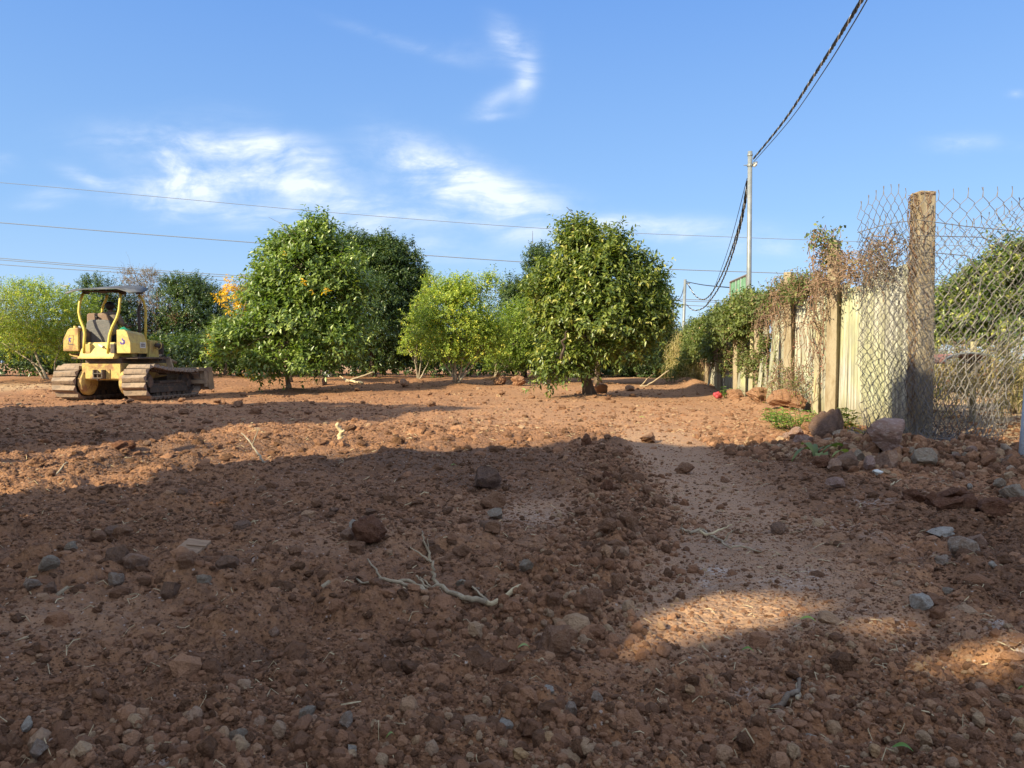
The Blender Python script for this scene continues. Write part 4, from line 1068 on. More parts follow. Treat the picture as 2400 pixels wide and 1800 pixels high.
# taper the ends like a worn swamp shoe
shoe.V = [(x * (1.0 if z < .03 else .93), y, z - (.012 if abs(x) > .3 else 0)) for x, y, z in shoe.V]
shoe_me = None
link_mb = MB().box((-.10, 0, -.045), (.035, .16, .07)).box((.10, 0, -.045), (.035, .16, .07)).cyl((-.14, .0, -.045), (.14, .0, -.045), .026, 8)
link_me = None
wob = random.Random(9)
for side in (-1, 1):
    cx = side * .985
    fr = MB()
    fr.box((cx - side * 0, (RY + FY) / 2, .36), (.26, 1.75, .22)); fr.box((cx, (RY + FY) / 2 + .1, .50), (.30, 1.2, .07))
    fr.box((cx + side * .17, 1.5, .30), (.03, 1.9, .16))
    part(fr, 'track_frame', 'track_dark', bevel=.01)
    sp = MB().cyl((cx - .05, RY, RZ), (cx + .05, RY, RZ), RR - .10, 26)
    for i in range(13):
        a = 2 * math.pi * i / 13; sp.box((cx, RY + math.cos(a) * (RR - .075), RZ + math.sin(a) * (RR - .075)), (.07, .07, .07), (-math.pi / 2 + a, 0, 0))
    sp.cyl((cx - .22, RY, RZ), (cx + .22, RY, RZ), .15, 18)
    part(sp, 'drive_sprocket', 'track_dark')
    part(MB().cyl((cx - .06, FY, FZ), (cx + .06, FY, FZ), FR_ - .05, 26).cyl((cx - .14, FY, FZ), (cx + .14, FY, FZ), .12, 16), 'idler_wheel', 'track_dark')
    for j in range(6): part(MB().cyl((cx - .15, .98 + j * .27, .19), (cx + .15, .98 + j * .27, .19), .095, 14), 'track_roller', 'track_dark')
    part(MB().cyl((cx - .12, 1.5, .76), (cx + .12, 1.5, .76), .065, 12), 'carrier_roller', 'track_dark')
    for i in range(NSH):
        s0 = (i + .35 * (side > 0)) * PER / NSH; a, b = tp(s0 - .05), tp(s0 + .05); p = tp(s0); t = b - a; ang = math.atan2(t[1], t[0])
        if shoe_me is None:
            o = part(shoe, 'track_shoe', 'track', bevel=.006); shoe_me = o.data
            q = part(link_mb, 'track_link', 'track_dark'); link_me = q.data
        else:
            o = bpy.data.objects.new('track_shoe', shoe_me); COL.objects.link(o); o.parent = dozer
            q = bpy.data.objects.new('track_link', link_me); COL.objects.link(q); q.parent = dozer
        o.location = (cx + wob.uniform(-.015, .015), p[0], p[1] + .004); o.rotation_euler = (ang + wob.uniform(-.09, .09), wob.uniform(-.03, .03), 0)
        q.location = (cx, p[0], p[1]); q.rotation_euler = (ang, 0, 0)

# hull between the tracks
x0, _, z0 = dz(530, 1215, .28); x1, _, z1 = dz(985, 1015, .28)
hull = MB().prism([(.28, z0 + .02), (.28, z1), (2.5, z1), (2.5, z0 + .1), (1.6, z0 + .02)], 0, x0 + .02, x1)
part(hull, 'transmission_case', 'yellow_rust', bevel=.02)
rp = MB().box(((x0 + x1) / 2 + .07, .255, (z0 + z1) / 2 + .02), (x1 - x0 - .16, .03, z1 - z0 - .08)); part(rp, 'rear_plate', 'yellow_rust', bevel=.008)
hc = dz(745, 1140, .22)
hb = MB()
for dx in (-.11, .13): hb.box((hc[0] + dx, .17, hc[2]), (.035, .17, .24))
hb.box((hc[0], .14, hc[2] - .10), (.26, .14, .03)).box((hc[0], .14, hc[2] + .02), (.26, .12, .03)).cyl((hc[0], .12, hc[2] - .16), (hc[0], .12, hc[2] + .10), .022, 10)
part(hb, 'drawbar_hitch', 'track_dark', bevel=.004)
part(MB().box((hc[0] + .22, .23, hc[2]), (.10, .03, .26)), 'hitch_gusset', 'yellow_rust', bevel=.004)
for sx_ in (-1, 1):      # final drive housings beside the sprockets
    fd = MB(); cxf = sx_ * .58
    fd.tube([(cxf - .10, RY, RZ), (cxf - .05, RY, RZ), (cxf + .05, RY, RZ), (cxf + .10, RY, RZ)], [.26, .36, .36, .28], 22); part(fd, 'final_drive', 'yellow_rust', smooth=False, bevel=.01)

# rear deck
a = dz(510, 965, .16); b = dz(910, 780, .30)
dk = MB().prism([(a[2], .16), (a[2] + .06, .12), (a[2] + .16, .18), (b[2], .34), (b[2], .9), (a[2], .9)], 0, 0, 0)
dkV = []
prof = [(.16, a[2]), (.12, a[2] + .05), (.15, a[2] + .14), (.30, b[2]), (1.0, b[2]), (1.0, a[2])]
dk = MB().prism(prof, 0, a[0] + .02, b[0] + .08); part(dk, 'rear_deck', 'yellow', bevel=.012)
part(MB().box(((a[0] + b[0]) / 2 + .05, .10, a[2] + .025), (b[0] - a[0] + .08, .06, .05)), 'deck_lip', 'yellow', bevel=.006)
for zx0, zx1 in ((575, 625), (855, 900)):
    p, q = dz(zx0, 905, .13), dz(zx1, 800, .13); part(MB().box(((p[0] + q[0]) / 2, .20, (p[2] + q[2]) / 2), (q[0] - p[0], .12, q[2] - p[2])), 'post_bracket', 'yellow_rust' if zx0 < 700 else 'track_dark', bevel=.006)
lt = dz(735, 820, .12); part(MB().box((lt[0], .2, lt[2]), (.09, .07, .05), (.3, .5, .2)).cyl((lt[0] - .05, .17, lt[2] + .03), (lt[0] + .09, .12, lt[2] - .03), .018, 8), 'deck_latch', 'white_plate')
part(MB().box((0, 1.4, a[2] - .06), (1.02, 2.2, .14)), 'under_deck', 'track_dark')
part(MB().box((.0, 1.1, a[2] + .02), (1.9, 1.5, .05)), 'foot_plate', 'track_dark', bevel=.01)
lf = dz(440, 935, .3); part(MB().box((lf[0] + .05, .6, lf[2]), (.34, .6, .05), (0, .28, 0)), 'left_step', 'yellow_rust', bevel=.01)

# side boxes (tank left, battery box right), chamfered on the outer top edge
def side_box(name, zxo, zxi, zt, zb, ly, depth, outer, m):
    o_, i_ = dz(zxo, zb, ly), dz(zxi, zb, ly); zt_ = dz(zxi, zt, ly)[2]; zb_ = o_[2]
    ch = .30 * abs(i_[0] - o_[0]) ; xo, xi = o_[0], i_[0]; sgn = 1 if xi > xo else -1
    pr = [(xo, zb_), (xo + sgn * .01, zt_ - .30), (xo + sgn * ch, zt_ - .06), (xo + sgn * (ch + .07), zt_), (xi, zt_), (xi, zb_)]
    V = [(x, ly, z) for x, z in pr] + [(x, ly + depth, z) for x, z in pr]; n = len(pr)
    mb = MB().add(V, [tuple(range(n)), tuple(range(n, 2 * n))[::-1]] + [(i, (i + 1) % n, (i + 1) % n + n, i + n) for i in range(n)])
    return part(mb, name, m, bevel=.018), (xo, xi, zb_, zt_)


tank, tb = side_box('fuel_tank', 325, 498, 618, 880, .15, .85, -1, 'yellow_rust')
# right box: rear face and a shaded outer side, slightly lower towards the front
i_ = dz(930, 905, .18); o_ = dz(1088, 905, .18); zt_ = dz(930, 638, .18)[2]; zb_ = i_[2]; xo, xi = o_[0], i_[0]
pr = [(xi, zb_), (xo, zb_), (xo - .005, zt_ - .34), (xo - .10, zt_ - .06), (xo - .17, zt_), (xi, zt_)]; n = 6; dd = .80
V = [(x, .18, z) for x, z in pr] + [(x, .18 + dd, z - (.06 if z > zb_ + .1 else 0)) for x, z in pr]
box_r = part(MB().add(V, [tuple(range(n)), tuple(range(n, 2 * n))[::-1]] + [(i, (i + 1) % n, (i + 1) % n + n, i + n) for i in range(n)]), 'battery_box', 'yellow', bevel=.018)
bx = xo
part(MB().box((tb[1] + .06, .62, (tb[2] + tb[3]) / 2 - .02), (.12, .8, (tb[3] - tb[2]) * .8)), 'inner_wall', 'track_dark')
cap = dz(465, 608, .4); part(MB().cyl((cap[0], .4, cap[2] - .06), (cap[0], .4, cap[2] + .03), .045, 14), 'filler_cap', 'yellow'); cap = dz(515, 612, .5)
part(MB().tube([(cap[0], .5, cap[2] - .10), (cap[0], .5, cap[2] - .01), (cap[0], .5, cap[2] + .03)], [.055, .055, .03], 14), 'breather_cap', 'white_plate', smooth=True)
part(MB().cyl((cap[0], .5, cap[2] - .35), (cap[0], .5, cap[2] - .10), .05, 12), 'filler_neck', 'track_dark')


def mark(pts, w, name, m, ly, parent=None):
    """painted stroke as a 3 mm raised film on a rear face"""
    P2 = [dz(x, y, ly) for x, y in pts]; mb = MB()
    for a_, b_ in zip(P2[:-1], P2[1:]):
        d = Vector((b_[0] - a_[0], 0, b_[2] - a_[2])); u = d.normalized(); nrm_ = Vector((-u.z, 0, u.x)) * w / 2; e = u * w * .35
        A, B = Vector(a_) - e, Vector(b_) + e
        q = [A + nrm_, B + nrm_, B - nrm_, A - nrm_]; mb.add([tuple(v) for v in q] + [(v.x, v.y + .004, v.z) for v in q], [(0, 1, 2, 3), (7, 6, 5, 4), (0, 4, 5, 1), (1, 5, 6, 2), (2, 6, 7, 3), (3, 7, 4, 0)])
    return part(mb, name, m, parent)


mark([(990, 742), (1000, 756), (1012, 762), (1014, 785), (1004, 796), (982, 796), (972, 782)], .034, 'painted_mark', 'purple', .172, None)
mark([(990, 770), (1000, 776)], .020, 'painted_mark', 'white_plate', .170, None)
mark([(412, 735), (393, 738), (392, 758), (404, 762), (402, 776)], .026, 'painted_mark', 'purple', .143, None)
mark([(384, 802), (436, 802)], .020, 'painted_underline', 'vinyl', .143, None)
mark([(392, 700), (440, 700)], .006, 'label_border', 'leather', .143, None); mark([(440, 700), (436, 798)], .006, 'label_border', 'leather', .144, None); mark([(392, 700), (386, 798)], .006, 'label_border', 'leather', .144, None)
pz, pt = dz(1165, 848, .18 + .75)[2], dz(1165, 782, .18 + .75)[2]
pl = part(MB().box((bx + .004, .18 + .55, (pz + pt) / 2), (.008, .26, pt - pz)), 'side_plate', 'white_plate', bevel=.002)
for k_, (yy, ln) in enumerate([(.70, .17), (.30, .19)]):
    zc = pz + (pt - pz) * (.35 + .3 * k_)
    for j in range(6): part(MB().box((bx + .010, .18 + .47 + j * .031, zc), (.004, .018, .026 if j % 2 else .034)), 'plate_letter', 'ink', pl)
part(MB().box((bx + .002, .18 + .55, pz - .06), (.006, .24, .07)), 'side_recess', 'yellow_rust')
# green cloth on the box
gm = MB(); rr = random.Random(5); c0 = dz(1035, 632, .75)
bmx = rock_mesh('green_cloth', 77, 0, M['green_cloth'], .32, 3)
gc = link('cloth', bmx); gc.parent = None
wv = Matrix.Rotation(DPHI, 3, 'Z') @ Vector((c0[0] - .01, .7, c0[2] - .02)); gc.location = Vector(DB) + wv; gc.scale = (.155, .12, .085); gc.rotation_euler = (0, .15, .4)
tag(gc, 'crumpled green cloth lying on the yellow side box of the bulldozer', 'cloth')

# dashboard, hood, lamp, levers
a = dz(1215, 905, 1.25)
part(MB().prism([(1.15, a[2] - .15), (1.15, a[2] + .42), (1.5, a[2] + .50), (2.6, a[2] + .34), (2.6, a[2] - .35)], 0, -.36, .20), 'engine_hood', 'yellow_rust', bevel=.02)
part(MB().box((.0, 2.63, a[2] - .05), (.66, .05, .72)), 'radiator_guard', 'track_dark', bevel=.01)
part(MB().box((.24, 1.9, a[2] + .0), (.03, .8, .30)), 'engine_side', 'track_dark')
sg = dz(1345, 950, 1.7); st = dz(1300, 760, 1.7)
part(MB().prism([(1.55, sg[2]), (1.6, st[2]), (1.95, st[2]), (2.05, sg[2])], 0, sg[0] - .12, sg[0] - .03), 'side_panel', 'yellow', bevel=.01)
lm = dz(1398, 815, 1.75)
ring = MB()
for i in range(14):
    a0, a1 = 2 * math.pi * i / 14, 2 * math.pi * (i + 1) / 14
    ring.tube([(lm[0] + .10 * math.cos(a0), 1.75, lm[2] + .115 * math.sin(a0)), (lm[0] + .10 * math.cos(a1), 1.75, lm[2] + .115 * math.sin(a1))], .014, 6)
part(ring, 'lamp_guard', 'yellow'); part(MB().tube([(lm[0] - .03, 1.70, lm[2]), (lm[0] - .03, 1.80, lm[2]), (lm[0] - .03, 1.86, lm[2])], [.06, .07, .04], 14), 'headlamp', 'track_dark', smooth=True)
part(MB().box((sg[0] - .2, 1.5, sg[2] - .02), (.5, 1.3, .05)), 'engine_shelf', 'track_dark')
for (zx, zy, h_) in ((1010, 560, .32), (1050, 590, .25)):
    p = dz(zx, zy, 1.0); part(MB().cyl((p[0] - .08, 1.05, p[2] - h_), (p[0], .95, p[2]), .012, 6).tube([(p[0], .95, p[2] - .02), (p[0], .95, p[2] + .02), (p[0], .95, p[2] + .05)], [.02, .03, .01], 8), 'control_lever', 'track_dark')
part(MB().box((.28, 1.0, dz(1000, 800, 1)[2]), (.30, .4, .5)), 'control_console', 'track_dark', bevel=.02)

# exhaust
ex = [dz(1192, 700, 1.5), dz(1185, 560, 1.5), dz(1178, 440, 1.5), dz(1184, 390, 1.5), dz(1208, 345, 1.5)]
part(MB().tube(ex, [.045, .045, .045, .043, .040], 14), 'exhaust_pipe', 'exhaust', smooth=True)
part(MB().cyl(ex[0], tuple(np.array(ex[0]) - [0, 0, .35]), .06, 14), 'exhaust_base', 'exhaust', smooth=True)

# canopy posts and canopy
rl = [(562, 900, .16), (565, 780, .16), (572, 690, .18), (560, 620, .20), (520, 520, .24), (504, 440, .26), (512, 340, .28), (540, 255, .36), (560, 225, .5)]
part(MB().tube([dz(*q) for q in rl], .036, 12), 'canopy_post', 'yellow_pipe', smooth=True)
rrp = [(832, 905, .16), (838, 800, .16), (850, 700, .18), (880, 610, .20), (935, 500, .24), (958, 420, .26), (966, 330, .28), (975, 250, .34), (960, 215, .5)]
part(MB().tube([dz(*q) for q in rrp], .036, 12), 'canopy_post', 'yellow_pipe', smooth=True)
fl = [(768, 620, 1.45), (768, 430, 1.45), (772, 380, 1.45), (800, 320, 1.42), (826, 245, 1.35)]
part(MB().tube([dz(*q) for q in fl], .034, 12), 'canopy_post', 'yellow_pipe', smooth=True)
fr_ = [(1253, 900, 1.45), (1256, 560, 1.45), (1258, 420, 1.45), (1235, 320, 1.42), (1180, 245, 1.35)]
part(MB().tube([dz(*q) for q in fr_], .036, 12), 'canopy_post', 'yellow_pipe', smooth=True)
# bent sheet: rows from rear to front, columns left to right
rows = [[(368, 226), (455, 196), (560, 180), (760, 176), (930, 172), (1045, 205), (1060, 215)],
        [(345, 218), (440, 182), (560, 172), (760, 165), (960, 160), (1120, 205), (1230, 212)],
        [(420, 195), (480, 180), (600, 168), (800, 152), (1000, 143), (1180, 146), (1285, 176)],
        [(520, 190), (600, 178), (700, 165), (860, 150), (1020, 140), (1200, 140), (1262, 165)]]
lys = [.02, .10, .95, 1.75]
V = [dz(x, y, ly) for row, ly in zip(rows, lys) for x, y in row]; V2 = [(x, y, z - .022) for x, y, z in V]
nc = 7; mb = MB(); F = []
for i in range(3):
    for j in range(nc - 1): a_ = i * nc + j; F.append((a_, a_ + 1, a_ + nc + 1, a_ + nc)); a_ += 28; F.append((a_, a_ + nc, a_ + nc + 1, a_ + 1))
bd = [j for j in range(nc)] + [i * nc + nc - 1 for i in (1, 2, 3)] + [3 * nc + j for j in range(nc - 2, -1, -1)] + [i * nc for i in (2, 1)]
for i in range(len(bd)): a_, b_ = bd[i], bd[(i + 1) % len(bd)]; F.append((a_, b_, b_ + 28, a_ + 28))
mb.add(V + V2, F); can = part(mb, 'canopy', 'black_sheet', smooth=True)
for (zx, zy, ly, w) in ((590, 225, .5, .12), (780, 215, 1.3, .16), (1000, 230, .5, .14), (1185, 225, 1.4, .16)):
    p = dz(zx, zy, ly); part(MB().box((p[0], ly, p[2] + .02), (w, .12, .10)), 'canopy_bracket', 'exhaust', bevel=.01)
part(MB().tube([dz(545, 205, .4), dz(800, 205, .45), dz(990, 215, .4)], .028, 8), 'canopy_rail', 'exhaust', smooth=True)
part(MB().tube([dz(800, 200, 1.4), dz(1000, 195, 1.4), dz(1210, 195, 1.4)], .028, 8), 'canopy_rail', 'exhaust', smooth=True)

# seat
def round_panel(pts, ly0, ly1, name, m, bevel=.03):
    n = len(pts); V = [dz(x, y, ly0) for x, y in pts]; V = V + [(a_, ly1, c_) for a_, b_, c_ in V]
    return part(MB().add(V, [tuple(range(n)), tuple(range(n, 2 * n))[::-1]] + [(i, (i + 1) % n, (i + 1) % n + n, i + n) for i in range(n)]), name, m, bevel=bevel)
seat = round_panel([(600, 790), (582, 640), (584, 575), (600, 535), (630, 525), (800, 525), (842, 540), (862, 590), (858, 700), (850, 790)], .52, .62, 'seat_back', 'vinyl')
round_panel([(592, 560), (590, 470), (604, 452), (780, 450), (815, 470), (840, 535), (842, 560)], .56, .68, 'head_rest', 'leather')
part(MB().box((dz(720, 780, .8)[0], .86, dz(720, 770, .8)[2] - .02), (.55, .50, .14)), 'seat_cushion', 'leather', bevel=.04)
part(MB().cyl(dz(690, 487, .54), dz(716, 500, .50), .03, 10), 'seat_knob', 'hair')

# blade with push arms
bl = dz(1990, 1300, 2.95); bt = dz(1975, 1066, 2.95)
BX1 = bt[0]; BX0 = BX1 - 3.0; zb, zt = max(bl[2], .05), bt[2]
prof = [(2.98, zt), (3.02, zt), (2.95 + .02, (zt + zb) / 2), (3.08, zb), (3.04, zb), (2.93, (zt + zb) / 2)]
part(MB().prism([(y, z) for y, z in prof], 0, BX0, BX1), 'blade_plate', 'blade', bevel=.004)
part(MB().box(((BX0 + BX1) / 2, 2.90, zt - .05), (3.0, .12, .10)), 'blade_top_rail', 'blade', bevel=.008)
part(MB().box(((BX0 + BX1) / 2, 2.90, zb + .20), (3.0, .13, .11)), 'blade_lower_rail', 'blade', bevel=.008)
part(MB().prism([(2.86, zt + .02), (3.06, zt + .02), (3.20, zb - .02), (2.90, zb - .02)], 0, BX1, BX1 + .03), 'blade_end_plate', 'blade', bevel=.004)
part(MB().prism([(2.86, zt + .02), (3.06, zt + .02), (3.20, zb - .02), (2.90, zb - .02)], 0, BX0 - .03, BX0), 'blade_end_plate', 'blade', bevel=.004)
part(MB().box((BX1 - .06, 2.90, (zt + zb) / 2), (.10, .12, zt - zb - .1)), 'blade_upright', 'blade', bevel=.006)
part(MB().box((BX1 - .95, 2.90, (zt + zb) / 2), (.10, .12, zt - zb - .1)), 'blade_upright', 'blade', bevel=.006)
part(MB().box(((BX0 + BX1) / 2, 3.10, zb - .02), (3.0, .10, .03)), 'cutting_edge', 'track_dark')
for sx_ in (-.5, .5): part(MB().tube([(sx_, 2.2, .45), (sx_, 2.6, .42), (sx_ * 1.1, 2.88, .40)], .06, 8), 'push_arm', 'yellow_rust')
ca = dz(1440, 990, 2.3); part(MB().cyl((ca[0], 2.3, ca[2] + .12), (ca[0] + .12, 2.85, ca[2] - .05), .05, 12).cyl((ca[0] - .2, 2.0, ca[2] + .1), (ca[0], 2.3, ca[2] + .12), .07, 12), 'lift_cylinder', 'blade', smooth=True)
part(MB().prism([(ca[0] - .12, ca[2] - .22), (ca[0] - .12, ca[2] + .12), (ca[0] + .14, ca[2] + .12), (ca[0] + .26, ca[2] - .22)], 1, 2.45, 2.52), 'blade_bracket', 'blade', bevel=.01)
hz = MB()
for k_ in range(3):
    p, q = dz(1390 + k_ * 20, 985, 2.1), dz(1475 + k_ * 14, 960, 2.4); pts = [tuple(np.array(p) * (1 - t) + np.array(q) * t + [0, 0, .12 * math.sin(math.pi * t)]) for t in np.linspace(0, 1, 8)]; hz.tube(pts, .012, 6)
part(hz, 'hydraulic_hose', 'hair')
part(MB().box((0, 2.15, .62), (.9, .9, .5)), 'belly_guard', 'track_dark')


# ------------------------------------------------------------------ the driver
def skin_obj(name, verts, edges, radii, m, parent, sub=2, root=0):
    me = bpy.data.meshes.new(name); me.from_pydata([tuple(v) for v in verts], edges, []); me.materials.append(m)
    o = bpy.data.objects.new(name, me); COL.objects.link(o); o.parent = parent
    sk = o.modifiers.new('skin', 'SKIN'); sk.use_smooth_shade = True
    for i, r_ in enumerate(radii):
        v = me.skin_vertices[0].data[i]; v.radius = (r_, r_) if not hasattr(r_, '__len__') else r_; v.use_root = (i == root)
    ss = o.modifiers.new('smooth', 'SUBSURF'); ss.levels = sub; ss.render_levels = sub
    return o


hd = dz(845, 388, .78); sh = dz(858, 447, .80)
wp = Matrix.Rotation(DPHI, 3, 'Z') @ Vector((hd[0], .82, 0)) + Vector(DB)
man = empty('person', (wp.x, wp.y, DB[2] + dz(720, 770, .8)[2] + .05), 'driver seen from behind in a grey brown shirt, seated on the bulldozer', 'person', rotz=DPHI)
zb0 = man.location.z
hz_ = hd[2] + DB[2] - zb0; sz_ = sh[2] + DB[2] - zb0      # head centre, shoulder height above the seat
bodyV = [(0, 0, .08), (0, -.01, sz_ * .45), (0, .0, sz_ - .08), (0, .0, sz_ + .04), (0, .02, sz_ + .09), (0, .03, hz_ - .02), (0, .03, hz_ + .07),
         (-.20, .0, sz_ - .06), (-.27, .10, sz_ - .30), (-.22, .34, sz_ - .38), (-.20, .42, sz_ - .38),
         (.20, .0, sz_ - .06), (.28, .10, sz_ - .30), (.24, .36, sz_ - .36), (.22, .45, sz_ - .35),
         (-.11, .10, .05), (-.13, .45, .06), (-.13, .55, -.34), (-.13, .66, -.38),
         (.11, .10, .05), (.13, .45, .06), (.13, .55, -.34), (.13, .66, -.38)]
bodyE = [(0, 1), (1, 2), (2, 3), (3, 4), (4, 5), (5, 6), (2, 7), (7, 8), (8, 9), (9, 10), (2, 11), (11, 12), (12, 13), (13, 14), (0, 15), (15, 16), (16, 17), (17, 18), (0, 19), (19, 20), (20, 21), (21, 22)]
bodyR = [(.16, .12), (.14, .11), (.15, .11), .06, .052, (.075, .09), (.07, .085), .055, .045, .035, .04, .055, .045, .035, .04, .085, .065, .045, .05, .085, .065, .045, .05]
skin_obj('body', bodyV, bodyE, bodyR, M['skin'], man)
sv = [0, 1, 2, 7, 8, 11, 12]; mp = {v: i for i, v in enumerate(sv)}
skin_obj('shirt', [bodyV[i] for i in sv] + [(-.25, .2, sz_ - .35), (.27, .2, sz_ - .34), (0, .0, sz_ + .0)], [(0, 1), (1, 2), (2, 3), (3, 4), (2, 5), (5, 6), (4, 7), (6, 8), (2, 9)],
         [(.21, .15), (.20, .15), (.21, .15), .10, .08, .10, .08, .065, .065, .11], M['shirt'], man)
tv = [0, 15, 16, 17, 19, 20, 21]
skin_obj('trousers', [bodyV[i] for i in tv], [(0, 1), (1, 2), (2, 3), (0, 4), (4, 5), (5, 6)], [(.185, .14), .105, .085, .065, .105, .085, .065], M['trousers'], man)
for s_ in (-1, 1):        # hands with five fingers, closed on the levers
    w = Vector((-.20, .42, sz_ - .38)) if s_ < 0 else Vector((.22, .45, sz_ - .35))
    V = [w, w + Vector((0, .05, 0))]; E = [(0, 1)]; Rd = [.03, .034]
    for f_ in range(4):
        bx_ = w + Vector((-.03 + .02 * f_, .085, .01)); i0 = len(V); L_ = (.030, .036, .034, .026)[f_]
        V += [bx_, bx_ + Vector((0, L_, -.015)), bx_ + Vector((0, L_ * .9, -.045))]; E += [(1, i0), (i0, i0 + 1), (i0 + 1, i0 + 2)]; Rd += [.010, .009, .008]
    t0 = w + Vector((-s_ * .035, .04, -.01)); i0 = len(V); V += [t0, t0 + Vector((-s_ * .012, .03, -.03))]; E += [(1, i0), (i0, i0 + 1)]; Rd += [.011, .009]
    skin_obj('hand', V, E, Rd, M['skin'], man, 1)
    fo = Vector((s_ * .13, .66, -.38)); skin_obj('shoe', [fo + Vector((0, -.08, .02)), fo + Vector((0, .03, -.01)), fo + Vector((0, .16, -.03))], [(0, 1), (1, 2)], [.05, .055, .04], M['hair'], man, 1)
hm = rock_mesh('hair', 12, 0, M['hair'], .05, 3); ho = link('hair', hm, man); ho.location = (0, -.005, hz_ + .05); ho.scale = (.125, .135, .125)
fm = MB().tube([(-.085, .02, hz_ - .035), (-.075, .09, hz_ - .05), (-.03, .135, hz_ - .055), (.03, .135, hz_ - .055), (.075, .09, hz_ - .05), (.085, .02, hz_ - .035)], .032, 8); fm.build('face_mask', M['mask'], man, True)
MB().tube([(0, .11, hz_ + .03), (0, .145, hz_ - .01), (0, .12, hz_ - .03)], [.010, .018, .012], 8).build('nose', M['skin'], man, True)
for s_ in (-1, 1):
    MB().tube([(s_ * .083, .03, hz_ + .02), (s_ * .098, .02, hz_), (s_ * .085, .03, hz_ - .03)], [.012, .018, .010], 8).build('ear', M['skin'], man, True)
    MB().tube([(s_ * .03, .112, hz_ + .02), (s_ * .03, .118, hz_ + .02)], [.012, .006], 8).build('eye', M['white_plate'], man, True)


# ------------------------------------------------------------------ wall of old corrugated sheets and posts, on the right
M['sheet'] = None
def sheet_material():
    m, t, b = mat('old_fibre_sheet', (.55, .53, .46), .92, .15)
    tc = t.new('ShaderNodeTexCoord'); v = tc.outputs['Object']
    st = t.noise(t.mapping(v, (3, 9, .5)), 1.6, 6, .65); fine = t.noise(t.mapping(v, (20, 40, 1.2)), 1.5, 5, .7); al = t.noise(v, .9, 5, .6, .4)
    oi = t.new('ShaderNodeObjectInfo').outputs['Random']
    c = t.mix(t.smooth(st, .40, .58), (.46, .44, .385, 1), (.26, .245, .205, 1))
    c = t.mix(t.math('MULTIPLY', t.smooth(al, .38, .62), t.math('MULTIPLY_ADD', oi, .6, .15)), c, (.42, .43, .22, 1))
    c = t.mix(t.math('MULTIPLY', t.smooth(fine, .48, .64), .75), c, (.22, .20, .13, 1))
    sep = t.new('ShaderNodeSeparateXYZ'); t.l.new(v, sep.inputs[0])
    low = t.math('SUBTRACT', 1.0, t.smooth(sep.outputs[2], .0, .55)); c = t.mix(t.math('MULTIPLY', low, .5), c, (.33, .27, .17, 1))
    t.l.new(c, b.inputs['Base Color'])
    bp = t.new('ShaderNodeBump'); bp.inputs['Strength'].default_value = .4; bp.inputs['Distance'].default_value = .02; t.l.new(fine, bp.inputs['Height']); t.l.new(bp.outputs[0], b.inputs['Normal'])
    return m
M['sheet'] = sheet_material()
M['post'] = weathered('old_timber_post', (.24, .185, .12), (.32, .265, .19), 5, .92, .1, (.4, .6), .9, fine=(.14, .10, .07), stretch=(1, 1, .25))
M['post_grey'] = weathered('grey_post', (.30, .26, .19), (.38, .34, .20), 5, .92, .1, (.4, .6), .6, fine=(.14, .12, .08), stretch=(1, 1, .25))
M['galv'] = weathered('galvanised_steel', (.20, .215, .225), (.25, .26, .265), 7, .5, .4, (.45, .6), .03, metal=.3, fine=(.24, .22, .20))
M['wire'] = mat('rusty_wire', (.15, .135, .13), .6, .4, .3)[0]
M['galv_blue'] = weathered('pale_blue_steel', (.42, .50, .60), (.50, .56, .63), 8, .5, .4, (.45, .6), .05, fine=(.28, .22, .18))
M['cable_black'] = mat('black_cable', (.02, .02, .022), .5)[0]
M['cable_white'] = mat('bare_conductor', (.62, .62, .62), .4)[0]
M['line_grey'] = mat('overhead_line', (.15, .17, .21), .6)[0]
M['green_sheet'] = weathered('green_sheet', (.14, .27, .17), (.18, .32, .21), 4, .6, .3, bump=.05)
M['frame_brown'] = mat('angle_iron', (.17, .14, .13), .6)[0]
M['red_plastic'] = mat('red_plastic', (.36, .05, .06), .5)[0]
M['rust_red'] = weathered('faded_red_sheet', (.40, .17, .13), (.34, .22, .17), 5, .8, .2)
M['porcelain'] = mat('porcelain', (.62, .58, .52), .35)[0]

WD = np.array([.121, .9926, 0]); WN = np.array([-.9926, .121, 0])     # along the wall, and towards the plot
def WP(s, off=0.0, z=0.0): q = np.array([5.02, 9.6, 0.0]) + WD * s + WN * off; q[2] = z; return q


